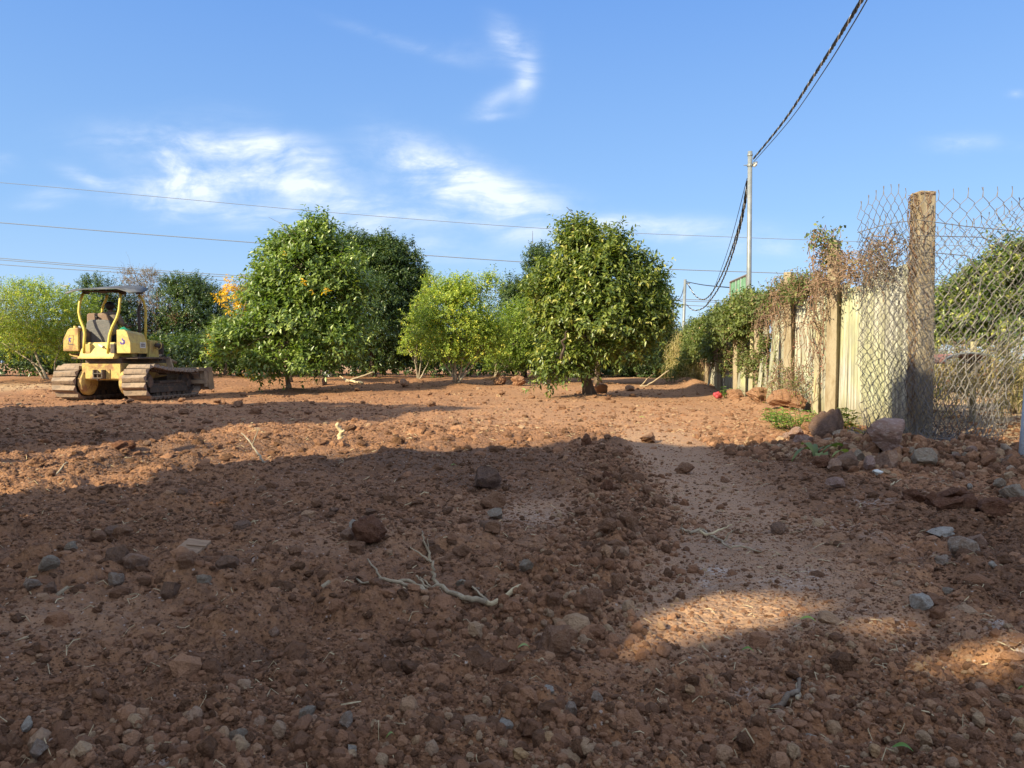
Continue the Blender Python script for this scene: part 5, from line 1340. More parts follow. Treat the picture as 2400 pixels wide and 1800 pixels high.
wall = empty('panel_wall', WP(0, 0, Hs(*WP(0)[:2])), 'long overgrown wall of pale corrugated sheets between old posts running away on the right', 'wall')
WO = np.array(wall.location)
rw = random.Random(21)
s = .15; i = 0
posts_s = [3.05, 6.1, 9.2, 12.3, 15.4, 18.6, 21.8, 25.0]
while s < 25:
    w = rw.uniform(.86, 1.0) if s < 7 else rw.uniform(.30, .75)
    gap = rw.uniform(-.08, -.05) if s < 7 else rw.uniform(.0, .08)
    h = rw.uniform(2.16, 2.30) if s < 7 else rw.uniform(1.95, 2.25)
    n = max(8, int(w / .026)); lean = rw.uniform(-.03, .03)
    V = []; F = []; rows = 5
    offn = .012 * (i % 2)
    for r_ in range(rows):
        zz = -.15 + (h + .15) * r_ / (rows - 1)
        for j in range(n + 1):
            a = w * j / n; jag = rw.uniform(-.03, .03) if r_ == rows - 1 and s > 6 else 0
            q = WP(s + a + lean * zz * .5, offn + .024 * math.sin(a / .146 * 2 * math.pi) + lean * zz, zz + jag) - np.array([WO[0], WO[1], 0]); V.append(tuple(q))
    for r_ in range(rows - 1):
        for j in range(n): a = r_ * (n + 1) + j; F.append((a, a + 1, a + n + 2, a + n + 1))
    o = MB().add(V, F).build('panel', M['sheet'], wall, smooth=True); so_ = o.modifiers.new('thickness', 'SOLIDIFY'); so_.thickness = .008
    s += w + gap; i += 1
    for ps in posts_s:
        if s - w - gap < ps <= s: s = max(s, ps + .10)
for k_, ps in enumerate(posts_s):
    hh = [2.98, 2.82, 2.55, 2.5, 2.6, 2.4, 2.4, 2.4][k_]; wd = [.21, .20, .17, .17, .16, .16, .16, .16][k_]
    b_ = WP(ps, .12); mb = MB(); pr = []
    for j in range(7):
        t = j / 6; c = b_ + np.array([.02 * math.sin(3 * t + k_), .02 * math.cos(2 * t), 0]); pr.append((c[0] - WO[0], c[1] - WO[1], -.3 + (hh + .3) * t))
    mb.tube(pr, [wd / 2 * 1.2 * (1 - .08 * j / 6) for j in range(7)], 4); mb.build('post', M['post'], wall, bevel=.012)
    if k_ % 2 == 0:
        b2 = WP(ps + 1.0, .10); MB().tube([(b2[0] - WO[0], b2[1] - WO[1], -.2), (b2[0] - WO[0] + .02, b2[1] - WO[1], 1.7 + .2 * (k_ % 3))], [.07, .06], 4).build('post', M['post_grey'], wall, bevel=.01)
# loose white boards leaning on the wall (far part)
for ps, hh in ((8.2, 1.75), (7.1, 1.9), (11.0, 1.5), (17.0, 1.1)):
    a, b_ = WP(ps, .32, -.05), WP(ps + .05, .14, hh); mb = MB(); q0, q1 = a - WO * [1, 1, 0], b_ - WO * [1, 1, 0]; wv_ = WD * .13
    mb.add([tuple(q0 - wv_), tuple(q0 + wv_), tuple(q1 + wv_), tuple(q1 - wv_)] + [tuple(v + WN * .03) for v in (q0 - wv_, q0 + wv_, q1 + wv_, q1 - wv_)], [(0, 1, 2, 3), (7, 6, 5, 4), (0, 4, 5, 1), (1, 5, 6, 2), (2, 6, 7, 3), (3, 7, 4, 0)])
    mb.build('leaning_board', M['sheet'], wall)

# the big post at the end of the wall
bp_ = P(2155, 1040, 9.45); bp_[2] = Hs(bp_[0], bp_[1]) - .1
big = empty('fence_post', bp_, 'thick weathered timber post at the near end of the wall holding the wire mesh', 'post')
pr = [(-.04 + .045 * t + .01 * math.sin(5 * t), 0, t * (3.08 - bp_[2])) for t in np.linspace(0, 1, 9)]
MB().tube(pr, [.156, .154, .152, .151, .150, .149, .148, .147, .146], 4).build('timber', M['post'], big, bevel=.015).rotation_euler = (0, 0, R(52))
# fibres and dry tendrils wrapped round it
mb = MB()
for i in range(170):
    a = rw.uniform(0, 6.28); z = rw.uniform(.1, 3.05); L = rw.uniform(.2, .8); pts = []
    for j in range(7):
        t = j / 6; aa = a + rw.uniform(-.25, .25) + t * rw.uniform(-1, 1); ca_ = aa - R(7); rr = .105 / max(abs(math.cos(ca_)), abs(math.sin(ca_))) + rw.uniform(-.002, .016); pts.append((-.02 + rr * math.cos(aa), rr * math.sin(aa), min(z + L * t, 3.12 + rw.uniform(-.03, .04))))
    mb.tube(pts, rw.uniform(.003, .007), 3, False)
o = mb.build('dry_tendrils', M['vine_dry'], big); tag(o, kind='stuff')


# ------------------------------------------------------------------ wire mesh
def mesh_layer(name, xl, xr, top, bot, ncol, nrow, Yf, seed, parent, crump=1.0, rad=.0036, tips=True):
    """diamond wire mesh on a draped sheet; xl/xr/top/bot give its outline, Yf its distance"""
    r = np.random.default_rng(seed); mb = MB(); ph = r.uniform(0, 6, 8)
    def pos(u, v, jit=0.0):
        x0, x1 = xl(v), xr(v); px = x0 + (x1 - x0) * u
        y0, y1 = top(px), bot(px); py = y0 + (y1 - y0) * v
        w = crump * (.25 + 1.2 * v * v)
        px += w * 5 * (math.sin(9 * v + 5 * u + ph[0]) + .7 * math.sin(23 * v - 9 * u + ph[1])); py += w * 5 * math.sin(11 * u + 7 * v + ph[2])
        Yd = Yf(px) + w * .05 * (math.sin(13 * u + 4 * v + ph[3]) + math.sin(6 * u - 15 * v + ph[4]))
        return P(px, py, Yd)
    for j in range(ncol):
        pts = []
        for i in range(nrow + 1):
            s_ = .5 if (i + j) % 2 == 0 else -.5
            for e in (-.14, .14):
                u = (j + .5 + s_ * (1.0 - .0)) / ncol; v = (i + e) / nrow
                if v < 0 or v > 1: continue
                q = pos(u, v); q = q + r.normal(size=3) * .007 * crump; q[1] += .010 * (1 if e > 0 else -1) * (1 if s_ > 0 else -1); pts.append(tuple(q - Wo))
        if tips:
            q = pos((j + .5 + (.5 if j % 2 == 0 else -.5)) / ncol, 0) - Wo; pts.insert(0, tuple(q + [r.uniform(-.012, .012), 0, .10])); pts.insert(1, tuple(q + [.006, .0, .05]))
        mb.tube(pts, rad, 3, False)
    o = mb.build(name, M['wire'], parent); tag(o, kind='stuff'); return o


lm_ = lambda pts: (lambda x: float(np.interp(x, [p[0] for p in pts], [p[1] for p in pts])))
Wo = P(2200, 1040, 9.3); Wo[2] = .2
wm = empty('wire_mesh_fence', Wo, 'rusty crumpled diamond wire mesh hanging from the thick post at the right', 'wire mesh')
mesh_layer('wire_mesh', lambda v: 2150, lambda v: float(np.interp(v, [0, .55, .7, 1], [2560, 2480, 2385, 2330])), lm_([(2150, 468), (2230, 462), (2400, 455), (2560, 450)]), lm_([(2150, 1040), (2250, 1060), (2340, 1030), (2560, 960)]),
           24, 27, lm_([(2150, 9.2), (2400, 9.0), (2560, 8.9)]), 1, wm, .7, rad=.0046)
mesh_layer('wire_mesh', lambda v: 2150, lambda v: float(np.interp(v, [0, .5, .65, 1], [2560, 2500, 2390, 2338])), lm_([(2150, 560), (2215, 545), (2300, 525), (2400, 480), (2560, 440)]), lm_([(2150, 1050), (2250, 1070), (2340, 1040), (2560, 960)]),
           46, 44, lm_([(2150, 9.35), (2400, 9.2), (2560, 9.1)]), 2, wm, 1.5)
mesh_layer('wire_mesh', lambda v: float(np.interp(v, [0, .3, 1], [2008, 2016, 2010])), lambda v: 2150, lm_([(2005, 500), (2040, 470), (2075, 452), (2110, 450), (2150, 478)]), lm_([(2010, 1000), (2080, 1035), (2150, 1050)]),
           16, 32, lm_([(2005, 10.0), (2150, 9.2)]), 3, wm, .6, rad=.0042)
mesh_layer('wire_mesh', lambda v: float(np.interp(v, [0, 1], [2012, 2018])), lambda v: 2190, lm_([(2005, 560), (2040, 530), (2075, 520), (2150, 540), (2190, 600)]), lm_([(2010, 1010), (2080, 1050), (2150, 1060), (2190, 1060)]),
           26, 50, lm_([(2005, 9.8), (2150, 9.1), (2190, 9.1)]), 4, wm, 1.3)
mb = MB()
for (pts) in [[(2010, 545, 9.9), (2080, 525, 9.6), (2150, 515, 9.2), (2260, 530, 9.1), (2400, 543, 9.0), (2560, 548, 8.9)], [(2150, 552, 9.1), (2300, 556, 9.0), (2400, 600, 9), (2560, 640, 8.9)], [(2165, 590, 9.1), (2270, 600, 9.0), (2300, 650, 9), (2290, 720, 9), (2240, 760, 9.1)]]:
    mb.tube([tuple(P(*q) - Wo) for q in pts], .005, 4)
mb.build('strand_wire', M['wire'], wm)
mb = MB()                       # bent wire ends on the ground
for i in range(80):
    q = P(rw.uniform(2020, 2290), rw.uniform(1025, 1085), 9.1 - rw.random() * 1.1); q[2] = max(q[2], Hs(q[0], q[1]) + .03); pts = [tuple(q - Wo)]
    d = np.array([rw.uniform(-1, 1), rw.uniform(-.6, .3), rw.uniform(-.1, .9)]); d /= np.linalg.norm(d)
    for j in range(3): q = q + d * rw.uniform(.06, .14); d = d + np.array([rw.uniform(-1, 1), rw.uniform(-.4, .4), rw.uniform(-1, .6)]) * .9; d /= np.linalg.norm(d); pts.append(tuple(q - Wo))
    mb.tube(pts, .0045, 3, False)
o = mb.build('loose_wire_ends', M['wire'], wm); tag(o, kind='stuff')
V = []
for i in range(11):
    q = P(rw.uniform(2170, 2350), rw.uniform(860, 1000), 9.0); V.append(q)
mb = MB()
for q in V:
    q = q - Wo; mb.add([tuple(q + [rw.uniform(-.03, .03), rw.uniform(-.02, .02), rw.uniform(-.045, .03)]) for _ in range(4)], [(0, 1, 2), (0, 2, 3), (1, 2, 3)])
mb.build('dead_leaves', M['vine_dry'], wm)

# steel post at the right edge
sp0 = P(2399, 1108, 7.05); sp0[2] = Hs(sp0[0], sp0[1]) - .1
stp = empty('steel_post', sp0, 'pale blue grey steel pipe post standing at the right edge', 'post')
MB().tube([(0, 0, 0), (.04, .0, .6), (.085, 0, 1.5), (.12, 0, 2.4)], .052, 18).build('pipe', M['galv_blue'], stp, True)
MB().tube([(.12, 0, 2.38), (.12, 0, 2.41), (.12, 0, 2.43)], [.056, .056, .02], 18).build('cap', M['galv_blue'], stp, True)


# ------------------------------------------------------------------ vines on the wall
def hang(label, s0, s1, n, L, z0, z1, seed, leafm, nleaf, green=False, cat='vine', out=(.05, .26), leafL=.05):
    r = np.random.default_rng(seed); o0 = WP((s0 + s1) / 2, 0, 0); e = empty('vine', o0, label, cat); mb = MB(); LP = []
    for i in range(n):
        s_ = r.uniform(s0, s1); q = WP(s_, r.uniform(*out), r.uniform(z0, z1)); d = np.array([r.normal() * .3, r.normal() * .5, r.uniform(-.5, .5)]); pts = [tuple(q - o0)]
        m_ = int(r.uniform(.5, 1) * L / .11)
        for j in range(m_):
            d = d * .6 + np.array([r.normal() * .28, r.normal() * .42, -.55 * (j > 2) + r.normal() * .3]); d /= np.linalg.norm(d); q = q + d * .11
            off = (q - WP(0)) @ WN
            if off < .04: q = q + WN * (.06 - off)
            if off > .45: q = q - WN * (off - .42)
            if q[2] < .05: break
            pts.append(tuple(q - o0)); LP.append(q.copy())
        if len(pts) > 2: mb.tube(pts, r.uniform(.0035, .008), 3, False)
    o = mb.build('stems', M['vine_dry'], e); tag(o, kind='stuff')
    LP = np.array(LP); idx = r.integers(0, len(LP), nleaf); p = LP[idx] + r.normal(size=(nleaf, 3)) * .05
    ld = nrm(r.normal(size=(nleaf, 3)) + [0, 0, -.4]); no = nrm(r.normal(size=(nleaf, 3)) * .6 + [-.6, -.3, .6])
    V, F, T = leaf_geo(p - o0, ld, no, r.uniform(.6, 1.2, nleaf) * leafL, r.uniform(.5, 1.1, nleaf) * leafL * .6, np.clip(r.random(nleaf), 0, 1))
    o = link('leaves', fast_mesh('leaves', V, F, dict(tint=T)), e, leafm); tag(o, kind='stuff')
    return e


def px_s(px):      # wall parameter s at a picture column
    k = (px - 1200) / FPX; s_ = (k * 9.6 - 5.02) / (WD[0] - k * WD[1]); return s_


hang('thick mat of dry brown vines over the wall top just left of the thick post', .2, 2.8, 260, .5, 2.2, 2.6, 31, M['leaf_dry'], 1500)
hang('dry vine bundle wrapping the second tall post and falling to the ground', 2.9, 3.3, 95, .9, 2.1, 3.0, 32, M['leaf_dry'], 600, out=(.1, .26))
hang('green tuft of fresh vine at the very top of the second tall post', 2.9, 3.3, 26, .6, 2.8, 3.1, 33, M['leaf_creeper'], 260, out=(.1, .3), leafL=.08)
hang('brown tangle of dry vines along the wall between the second and third tall posts', 3.4, 6.6, 200, .4, 2.2, 2.5, 34, M['leaf_dry'], 1000)
hang('dry tangle covering the third tall post', 5.95, 6.4, 60, 1.3, 1.7, 2.6, 35, M['leaf_dry'], 300, out=(.1, .24))
hang('thin reddish vine climbing the pale sheet beside the second tall post', 3.75, 4.3, 30, 1.9, 1.5, 2.0, 36, M['leaf_red'], 200, out=(.05, .12))
hang('curtain of brown dry vines hanging over the middle of the wall', 7.0, 9.0, 90, .8, 1.8, 2.4, 37, M['leaf_dry'], 450)
hang('brown dry vines hanging down the far third of the wall', 13.5, 19, 200, 1.4, 1.2, 2.1, 38, M['leaf_dry'], 900, out=(.05, .4))
hang('low tangle of creeper at the wall foot behind the bright green weeds', 4.5, 7.5, 120, 1.0, .3, .9, 39, M['leaf_creeper'], 900, out=(.1, .35))


def creeper(label, lobes, ntw, seed, mm, L=.10, W_=.05, twl=.3, lpt=8, name='creeper', cat='creeper', droop=.4, stems=True):
    lb = np.array(lobes); o0 = np.array([lb[:, 0].mean(), lb[:, 1].mean(), 0]); e = empty(name, o0, label, cat)
    (V, F, T), tw = make_crown(lobes, ntw, lpt, L, W_, twl, seed, droop=droop, shell=.75, zmin=.05)
    o = link('foliage', fast_mesh('foliage', V - o0, F, dict(tint=T)), e, mm); tag(o, kind='stuff')
    mb = MB()
    for p, d_, l_ in list(zip(*tw))[::max(1, ntw // 300)]: mb.tube([tuple(p - d_ * l_ * .5 - o0), tuple(p + d_ * l_ - o0)], [.008, .003], 3, False)
    o = mb.build('stems', M['vine_dry'], e); tag(o, kind='stuff'); return e


def wl(s_, z, rs, rz, off=.1, ro=.32): q = WP(s_, off, z); return (q[0], q[1], q[2], ro, rs, rz)


creeper('bushy green creeper heaped on the wall top below the utility pole', [wl(9.6, 2.25, .9, .32), wl(11.0, 2.35, 1.2, .42), wl(12.8, 2.25, 1.3, .4), wl(10.4, 2.0, 1.2, .45, .3), wl(12.2, 1.9, 1.5, .5, .3), wl(14.0, 2.1, 1.2, .42), wl(8.6, 2.25, .5, .25)], 1900, 41, M['leaf_creeper'], .13, .075)
creeper('green creeper covering the far half of the wall', [wl(15.5, 2.2, 1.3, .5), wl(17.4, 2.1, 1.5, .5), wl(19.5, 2.05, 1.6, .55), wl(22, 2.0, 1.8, .6), wl(16.5, 1.6, 1.5, .4, .3), wl(19, 1.5, 1.8, .5, .35), wl(21.5, 1.2, 1.5, .6, .35), wl(24.5, 1.8, 1.6, .6), wl(15.3, 1.3, .6, .5, .3)], 2600, 42, M['leaf_creeper'], .15, .085)
creeper('small green creeper patch at the base of the third tall post', [wl(5.4, 2.35, .5, .18), wl(4.6, 2.30, .35, .15), wl(6.8, 2.4, .4, .2)], 230, 43, M['leaf_creeper'])
creeper('green leaves climbing the wall below the creeper heap', [wl(8.0, 1.2, .35, .5, .2, .12), wl(9.2, .8, .3, .5, .2, .12), wl(10.6, 1.0, .4, .6, .2, .12), wl(13, .9, .5, .6, .25, .15)], 420, 44, M['leaf_creeper'], .09, .05, .2)
# long straw grass at the far end of the wall
g0 = WP(24)
creeper('tall yellow straw grass leaning over the far end of the wall', [(g0[0] - .4, g0[1], 1.1, .8, 1.2, 1.0), (g0[0] - .6, g0[1] + 3, 1.1, 1.0, 1.5, 1.0), (g0[0] - .3, g0[1] - 3.0, .7, .45, 1.2, .8), (g0[0] + .2, g0[1] + 6, 1.4, 1.2, 2, 1.0)], 1500, 45, M['straw'], .42, .022, .5, 9, 'straw_grass', 'grass', droop=.9)
creeper('mixed green scrub in front of the straw grass at the far wall end', [(g0[0] - 1.2, g0[1] + 2.2, .7, .9, 1.0, .8), (g0[0] - 2.2, g0[1] + 4.5, .9, 1.2, 1.2, 1.0), (g0[0] - .9, g0[1] - 1.2, .35, .5, .8, .35)], 1100, 46, M['leaf_creeper'], .14, .06, .36, 8, 'scrub', 'scrub')
q = G(1585, 888)
creeper('dark scrub patch between the right trees and the straw grass', [(q[0] - .5, q[1] + 3, .9, 1.5, 1.2, .9), (q[0] + 1.2, q[1] + 3.5, .8, 1.2, 1.0, .9), (q[0] - 2.4, q[1] + 4, .9, 1.4, 1, .9)], 1500, 47, M['leaf_dark'], .16, .07, .4, 9, 'scrub', 'scrub')


# weeds at the wall foot
def weed(label, px, py, wpx, hpx, n, seed, mm, lw=.28, L=None):
    g = G(px, py); s_ = g[1] / FPX; r = np.random.default_rng(seed); e = empty('weed', (g[0], g[1], Hs(g[0], g[1])), label, 'weed'); P_, D_ = [], []
    mb = MB()
    for i in range(n):
        a = r.uniform(0, 6.28); rad = r.random() ** .5 * wpx * s_ / 2; b_ = np.array([math.cos(a) * rad, math.sin(a) * rad * .7, 0]); h = hpx * s_ * r.uniform(.4, 1); lean = np.array([b_[0] * .5 + r.normal() * .03, r.normal() * .03, h])
        mb.tube([tuple(b_), tuple(b_ + lean * .6), tuple(b_ + lean)], [.005, .004, .002], 3, False)
        for j in range(7):
            P_.append(b_ + lean * (.25 + .12 * j)); aa = j * 2.4 + a; D_.append([math.cos(aa), math.sin(aa), .35])
    P_ = np.array(P_); D_ = nrm(np.array(D_)); m_ = len(P_); L_ = (L or .09)
    V, F, T = leaf_geo(P_, D_, nrm(np.array([0, 0, 1.]) + r.normal(size=(m_, 3)) * .2), r.uniform(.6, 1.2, m_) * L_, r.uniform(.7, 1.1, m_) * L_ * lw, r.random(m_), .3)
    o = link('leaves', fast_mesh('leaves', V, F, dict(tint=T)), e, mm); tag(o, kind='stuff'); o = mb.build('stems', M['leaf_creeper'], e); tag(o, kind='stuff'); return e


weed('bright green weeds at the wall foot between the third and second tall posts', 1868, 1008, 84, 52, 34, 1, M['leaf_weed'], L=.12)
weed('paler tuft of bright weeds right beside the orange clods', 1818, 990, 40, 34, 18, 2, M['leaf_weed'], L=.12)
weed('dull green weed with curled leaves growing right of the second tall post', 1978, 1008, 46, 62, 14, 3, M['leaf_creeper'], .6, L=.12)
weed('small green weed below the far creeper near the red bag', 1712, 935, 34, 28, 16, 4, M['leaf_weed'], L=.12)
weed('grassy weed at the foot of the thick post beside the wire', 2040, 1035, 50, 26, 24, 5, M['straw'], .1, L=.22)
weed('small low weeds on the earth in front of the dark boulder', 1990, 1072, 26, 14, 8, 6, M['leaf_creeper'], L=.07)
weed('green shoots at the left foot of the straw grass', 1580, 898, 50, 26, 20, 7, M['leaf_creeper'], L=.16)

# ------------------------------------------------------------------ beyond the lane on the right
hg = [(7.45 + .12 * (y - 10), y, .62, .32, .6, .60) for y in np.arange(7.5, 24, .8)]
lane = empty('lane_fence', (7.7, 11, 0), 'low wire fence smothered in dry grass on the far side of the sandy lane', 'fence')
for i, y in enumerate(np.arange(8, 22, 2.4)):
    x = 7.35 + .12 * (y - 10); MB().cyl((x - 7.7, y - 11, -.1), (x - 7.7, y - 11, 1.35), .05, 8).build('post', M['post_grey'], lane, bevel=.005)
mb = MB()
for z in (.25, .5, .75, 1.0, 1.22): mb.tube([(7.30 + .12 * (y - 10) - 7.7 - .03, y - 11, z + .015 * math.sin(y * 3)) for y in np.arange(7.5, 23, .7)], .006, 3, False)
for y in np.arange(7.6, 15, .16): x = 7.27 + .12 * (y - 10) - 7.7; mb.tube([(x, y - 11, .1), (x + .01, y - 11, 1.22)], .004, 3, False)
mb.build('wire_grid', M['wire'], lane)
(V, F, T), _ = make_crown(hg, 1500, 9, .26, .016, .34, 61, droop=.8, shell=.8, zmin=.03)
o = link('dry_grass', fast_mesh('dry_grass', V - np.array([7.7, 11, 0]), F, dict(tint=T)), lane, M['straw']); tag(o, kind='stuff')
(V, F, T), _ = make_crown([(a + .12, b, c + .15, d, e_, f_) for a, b, c, d, e_, f_ in hg], 900, 8, .08, .04, .25, 62, shell=.8, zmin=.03)
o = link('creeper_leaves', fast_mesh('creeper_leaves', V - np.array([7.7, 11, 0]), F, dict(tint=T)), lane, M['leaf_creeper']); tag(o, kind='stuff')
(V, F, T), _ = make_crown([(a + .1, b, c, d, e_, f_) for a, b, c, d, e_, f_ in hg], 900, 8, .09, .045, .25, 63, shell=.9, zmin=.03)
o = link('dry_leaves', fast_mesh('dry_leaves', V - np.array([7.7, 11, 0]), F, dict(tint=T)), lane, M['leaf_dry']); tag(o, kind='stuff')
rs = P(2240, 828, 12.6); mb = MB(); V = []
e = empty('metal_sheet', (rs[0], rs[1], 0), 'faded red curved metal sheet resting on the lane fence', 'metal sheet')
for i in range(9):
    a = math.pi * i / 8; V.append((-.42 * math.cos(a), .14 * math.sin(a) + rs[2] - .15))
mb.prism([(x, z) for x, z in V] + [(x * .96, z - .02) for x, z in V[::-1]], 1, -.4, .4); mb.build('curved_sheet', M['rust_red'], e)
MB().tube([(x, -.42, z + .01) for x, z in V], .018, 6).build('rim', M['galv'], e)
FT['lane_tree'] = np.array([9.9, 15.0, 0.0]); k = 'lane_tree'
tree('orchard_tree', 'full glossy green tree behind the wire mesh at the right edge', 'tree', k,
     [lob(k, 2330, 690, 90, 66), lob(k, 2250, 740, 90, 66, .3), lob(k, 2390, 650, 70, 66), lob(k, 2450, 700, 100, 110), lob(k, 2180, 780, 66, 40, .6), lob(k, 2300, 760, 120, 60), lob(k, 2355, 585, 26, 18)], M['leaf_round'], M['bark_mid'], 3000, 9, .14, .065, .30, 71,
     [([FT[k], up(k, 2370, 850), up(k, 2360, 760)], .10, .05)], shell=.7, new=.2)

# ------------------------------------------------------------------ utility poles, cables, lines
up0 = P(1755, 700, 22.0)
pole = empty('utility_pole', (up0[0], 22, 0), 'tall galvanised steel utility pole rising behind the wall', 'utility pole')
ztop = P(1755, 355, 22.0)[2]
MB().tube([(0, 0, 0), (0, 0, ztop * .5), (0, 0, ztop)], [.078, .070, .064], 18).build('pipe', M['galv'], pole, True)
MB().cyl((0, 0, ztop - .42), (0, 0, ztop - .36), .085, 18).build('clamp_band', M['galv'], pole); MB().cyl((0, 0, ztop - .12), (0, 0, ztop - .08), .078, 18).build('clamp_band', M['galv'], pole)
MB().tube([(-.18, 0, ztop - .39), (.20, 0, ztop - .39)], .012, 6).tube([(.12, -.04, ztop - .32), (.13, -.04, ztop - .42)], [.05, .05], 10).build('hook_bolt', M['galv'], pole)
MB().tube([(.10, -.05, ztop - .44), (.14, -.05, ztop - .38), (.18, -.05, ztop - .30)], [.03, .05, .03], 10).build('insulator', M['porcelain'], pole, True)
up1 = P(1605, 790, 40.0); pole2 = empty('utility_pole', (up1[0], 40, 0), 'small distant pale pole to the left of the green sheet', 'utility pole'); z2 = P(1605, 655, 40)[2]
MB().tube([(-.16, 0, 0), (0, 0, z2)], [.085, .075], 14).build('pipe', M['galv'], pole2, True); MB().tube([(0, 0, z2 - .2), (.25, 0, z2 - .2)], .03, 6).build('bracket', M['galv'], pole2)
up2 = P(1577, 790, 60.0); pole3 = empty('utility_pole', (up2[0], 60, 0), 'farthest thin pole just right of the round tree', 'utility pole'); z3 = P(1577, 700, 60)[2]
MB().tube([(0, 0, 0), (0, 0, z3)], [.09, .08], 10).build('pipe', M['galv'], pole3, True); MB().tube([(-.2, 0, z3 - .15), (.2, 0, z3 - .15)], .03, 6).build('bracket', M['galv'], pole3)


def spline(pts, n):
    pts = np.array(pts, float); m_ = len(pts); out = []
    for i in range(m_ - 1):
        p0, p1, p2, p3 = pts[max(i - 1, 0)], pts[i], pts[i + 1], pts[min(i + 2, m_ - 1)]
        for j in range(n):
            t = j / n; out.append(.5 * ((2 * p1) + (-p0 + p2) * t + (2 * p0 - 5 * p1 + 4 * p2 - p3) * t * t + (-p0 + 3 * p1 - 3 * p2 + p3) * t ** 3))
    out.append(pts[-1]); return np.array(out)


def bundle(label, pts, pitch, rc, rs_, cat='cable', n=60, strands=3, name='twisted_cable'):
    C = spline(pts, n); o0 = C[0].copy(); e = empty(name, o0, label, cat); L = np.concatenate([[0], np.cumsum(np.linalg.norm(np.diff(C, axis=0), axis=1))])
    for k_ in range(strands):
        sp_ = []
        for i, c in enumerate(C):
            d = C[min(i + 1, len(C) - 1)] - C[max(i - 1, 0)]; d /= np.linalg.norm(d); u = np.cross(d, [0, 0, 1]); u /= np.linalg.norm(u); w = np.cross(u, d)
            a = 2 * math.pi * (L[i] / pitch + k_ / strands); sp_.append(tuple(c + (u * math.cos(a) + w * math.sin(a)) * rc - o0))
        MB().tube(sp_, rs_ * (.6 if k_ == 0 else 1), 6).build('strand', M['cable_white'] if k_ == 0 else M['cable_black'], e, True)
    return e


pt_ = P(1766, 372, 21.9)
bundle('thick twisted black and white cable running overhead from the pole to the top edge', [pt_, P(1838, 283, 17.5), P(1914, 168, 13), P(1984, 58, 10.5), P(2040, -35, 9.0), P(2130, -200, 6.5), P(2330, -620, 4)], .75, .016, .0125, n=70, strands=4)
MB_ = MB().tube([tuple(v) for v in spline([P(1766, 380, 21.9), P(1850, 283, 17.5), P(1930, 168, 13), P(2000, 55, 10.5), P(2052, -35, 9.0), P(2150, -200, 6.5)], 10)], .009, 5)
o = MB_.build('thin_wire', M['cable_black'], None, True, origin=tuple(pt_)); tag(o, 'thin single wire just below the overhead twisted cable', 'cable')
bundle('twisted cable sagging from the pole to the small distant pole, upper loop', [P(1752, 425, 22), P(1738, 505, 24), P(1715, 585, 27), P(1690, 648, 31), P(1664, 692, 34), P(1645, 702, 37), P(1627, 690, 39), P(1611, 663, 40)], .8, .018, .016, n=36, strands=3)
bundle('twisted cable sagging lowest between the pole and the small distant pole', [P(1755, 425, 22), P(1738, 520, 24), P(1712, 610, 27), P(1690, 665, 31), P(1668, 700, 34), P(1648, 722, 37), P(1625, 727, 39), P(1607, 712, 41)], .8, .018, .016, n=36, strands=3)
def wire(label, pts, r_, m='cable_black', n=8):
    C = spline(pts, n); o = MB().tube([tuple(v) for v in C], r_, 5).build('thin_wire', M[m], None, True, origin=tuple(C[0])); return tag(o, label, 'cable')
wire('thin straight wire dropping left from the pole beside the sagging cables', [P(1751, 418, 22), P(1708, 580, 27), P(1668, 690, 36), P(1655, 715, 40)], .010)
wire('short dark wire from the small distant pole to the green sheet', [P(1608, 660, 40), P(1650, 668, 36), P(1712, 674, 30)], .022)
wire('short slack wire on the left of the small distant pole', [P(1604, 665, 40), P(1596, 695, 44), P(1580, 712, 50)], .02)
for lab, pts, r_ in [('highest grey overhead line crossing the whole sky', [(-700, 372), (0, 428), (400, 464), (800, 500), (1300, 537), (1750, 557), (2000, 566), (2600, 590)], .022),
                     ('second grey overhead line passing behind the two tall tree crowns', [(-700, 462), (0, 522), (640, 572), (1240, 615), (1570, 631), (1900, 643), (2600, 672)], .034),
                     ('third grey overhead line low over the left trees', [(-700, 548), (0, 605), (290, 628), (560, 646), (1000, 672), (1570, 700), (1760, 706)], .028),
                     ('fourth grey overhead line just under the third one', [(-700, 553), (0, 609), (290, 632), (560, 651), (1000, 677), (1570, 704), (1760, 711)], .028),
                     ('lowest grey overhead line behind the bulldozer canopy', [(-700, 565), (0, 620), (330, 642), (560, 660), (1000, 688), (1570, 714), (1760, 721)], .028)]:
    wire(lab, [P(a, b, 62) for a, b in pts], r_, 'line_grey')
# green sheet behind the wall
gs = P(1730, 700, 26); e = empty('green_sheet_panel', (gs[0], 26, 0), 'green corrugated metal sheet in an angle iron frame left of the utility pole', 'metal sheet')
c4 = [P(1711, 720, 26.5), P(1752, 720, 25.5), P(1750, 645, 25.5), P(1711, 662, 26.5)]; o0 = np.array(e.location)
c4 = [q - o0 for q in c4]; mb = MB(); V = []; n = 25
for j in range(n):
    t = j / (n - 1); off = .03 * (1 if (j // 2) % 2 else -1); a, b_ = c4[0] * (1 - t) + c4[1] * t, c4[3] * (1 - t) + c4[2] * t; V += [tuple(a + [0, off, -2]), tuple(b_ + [0, off, 0])]
o = mb.add(V, [(2 * j, 2 * j + 2, 2 * j + 3, 2 * j + 1) for j in range(n - 1)]).build('sheet', M['green_sheet'], e); so_ = o.modifiers.new('thickness', 'SOLIDIFY'); so_.thickness = .01
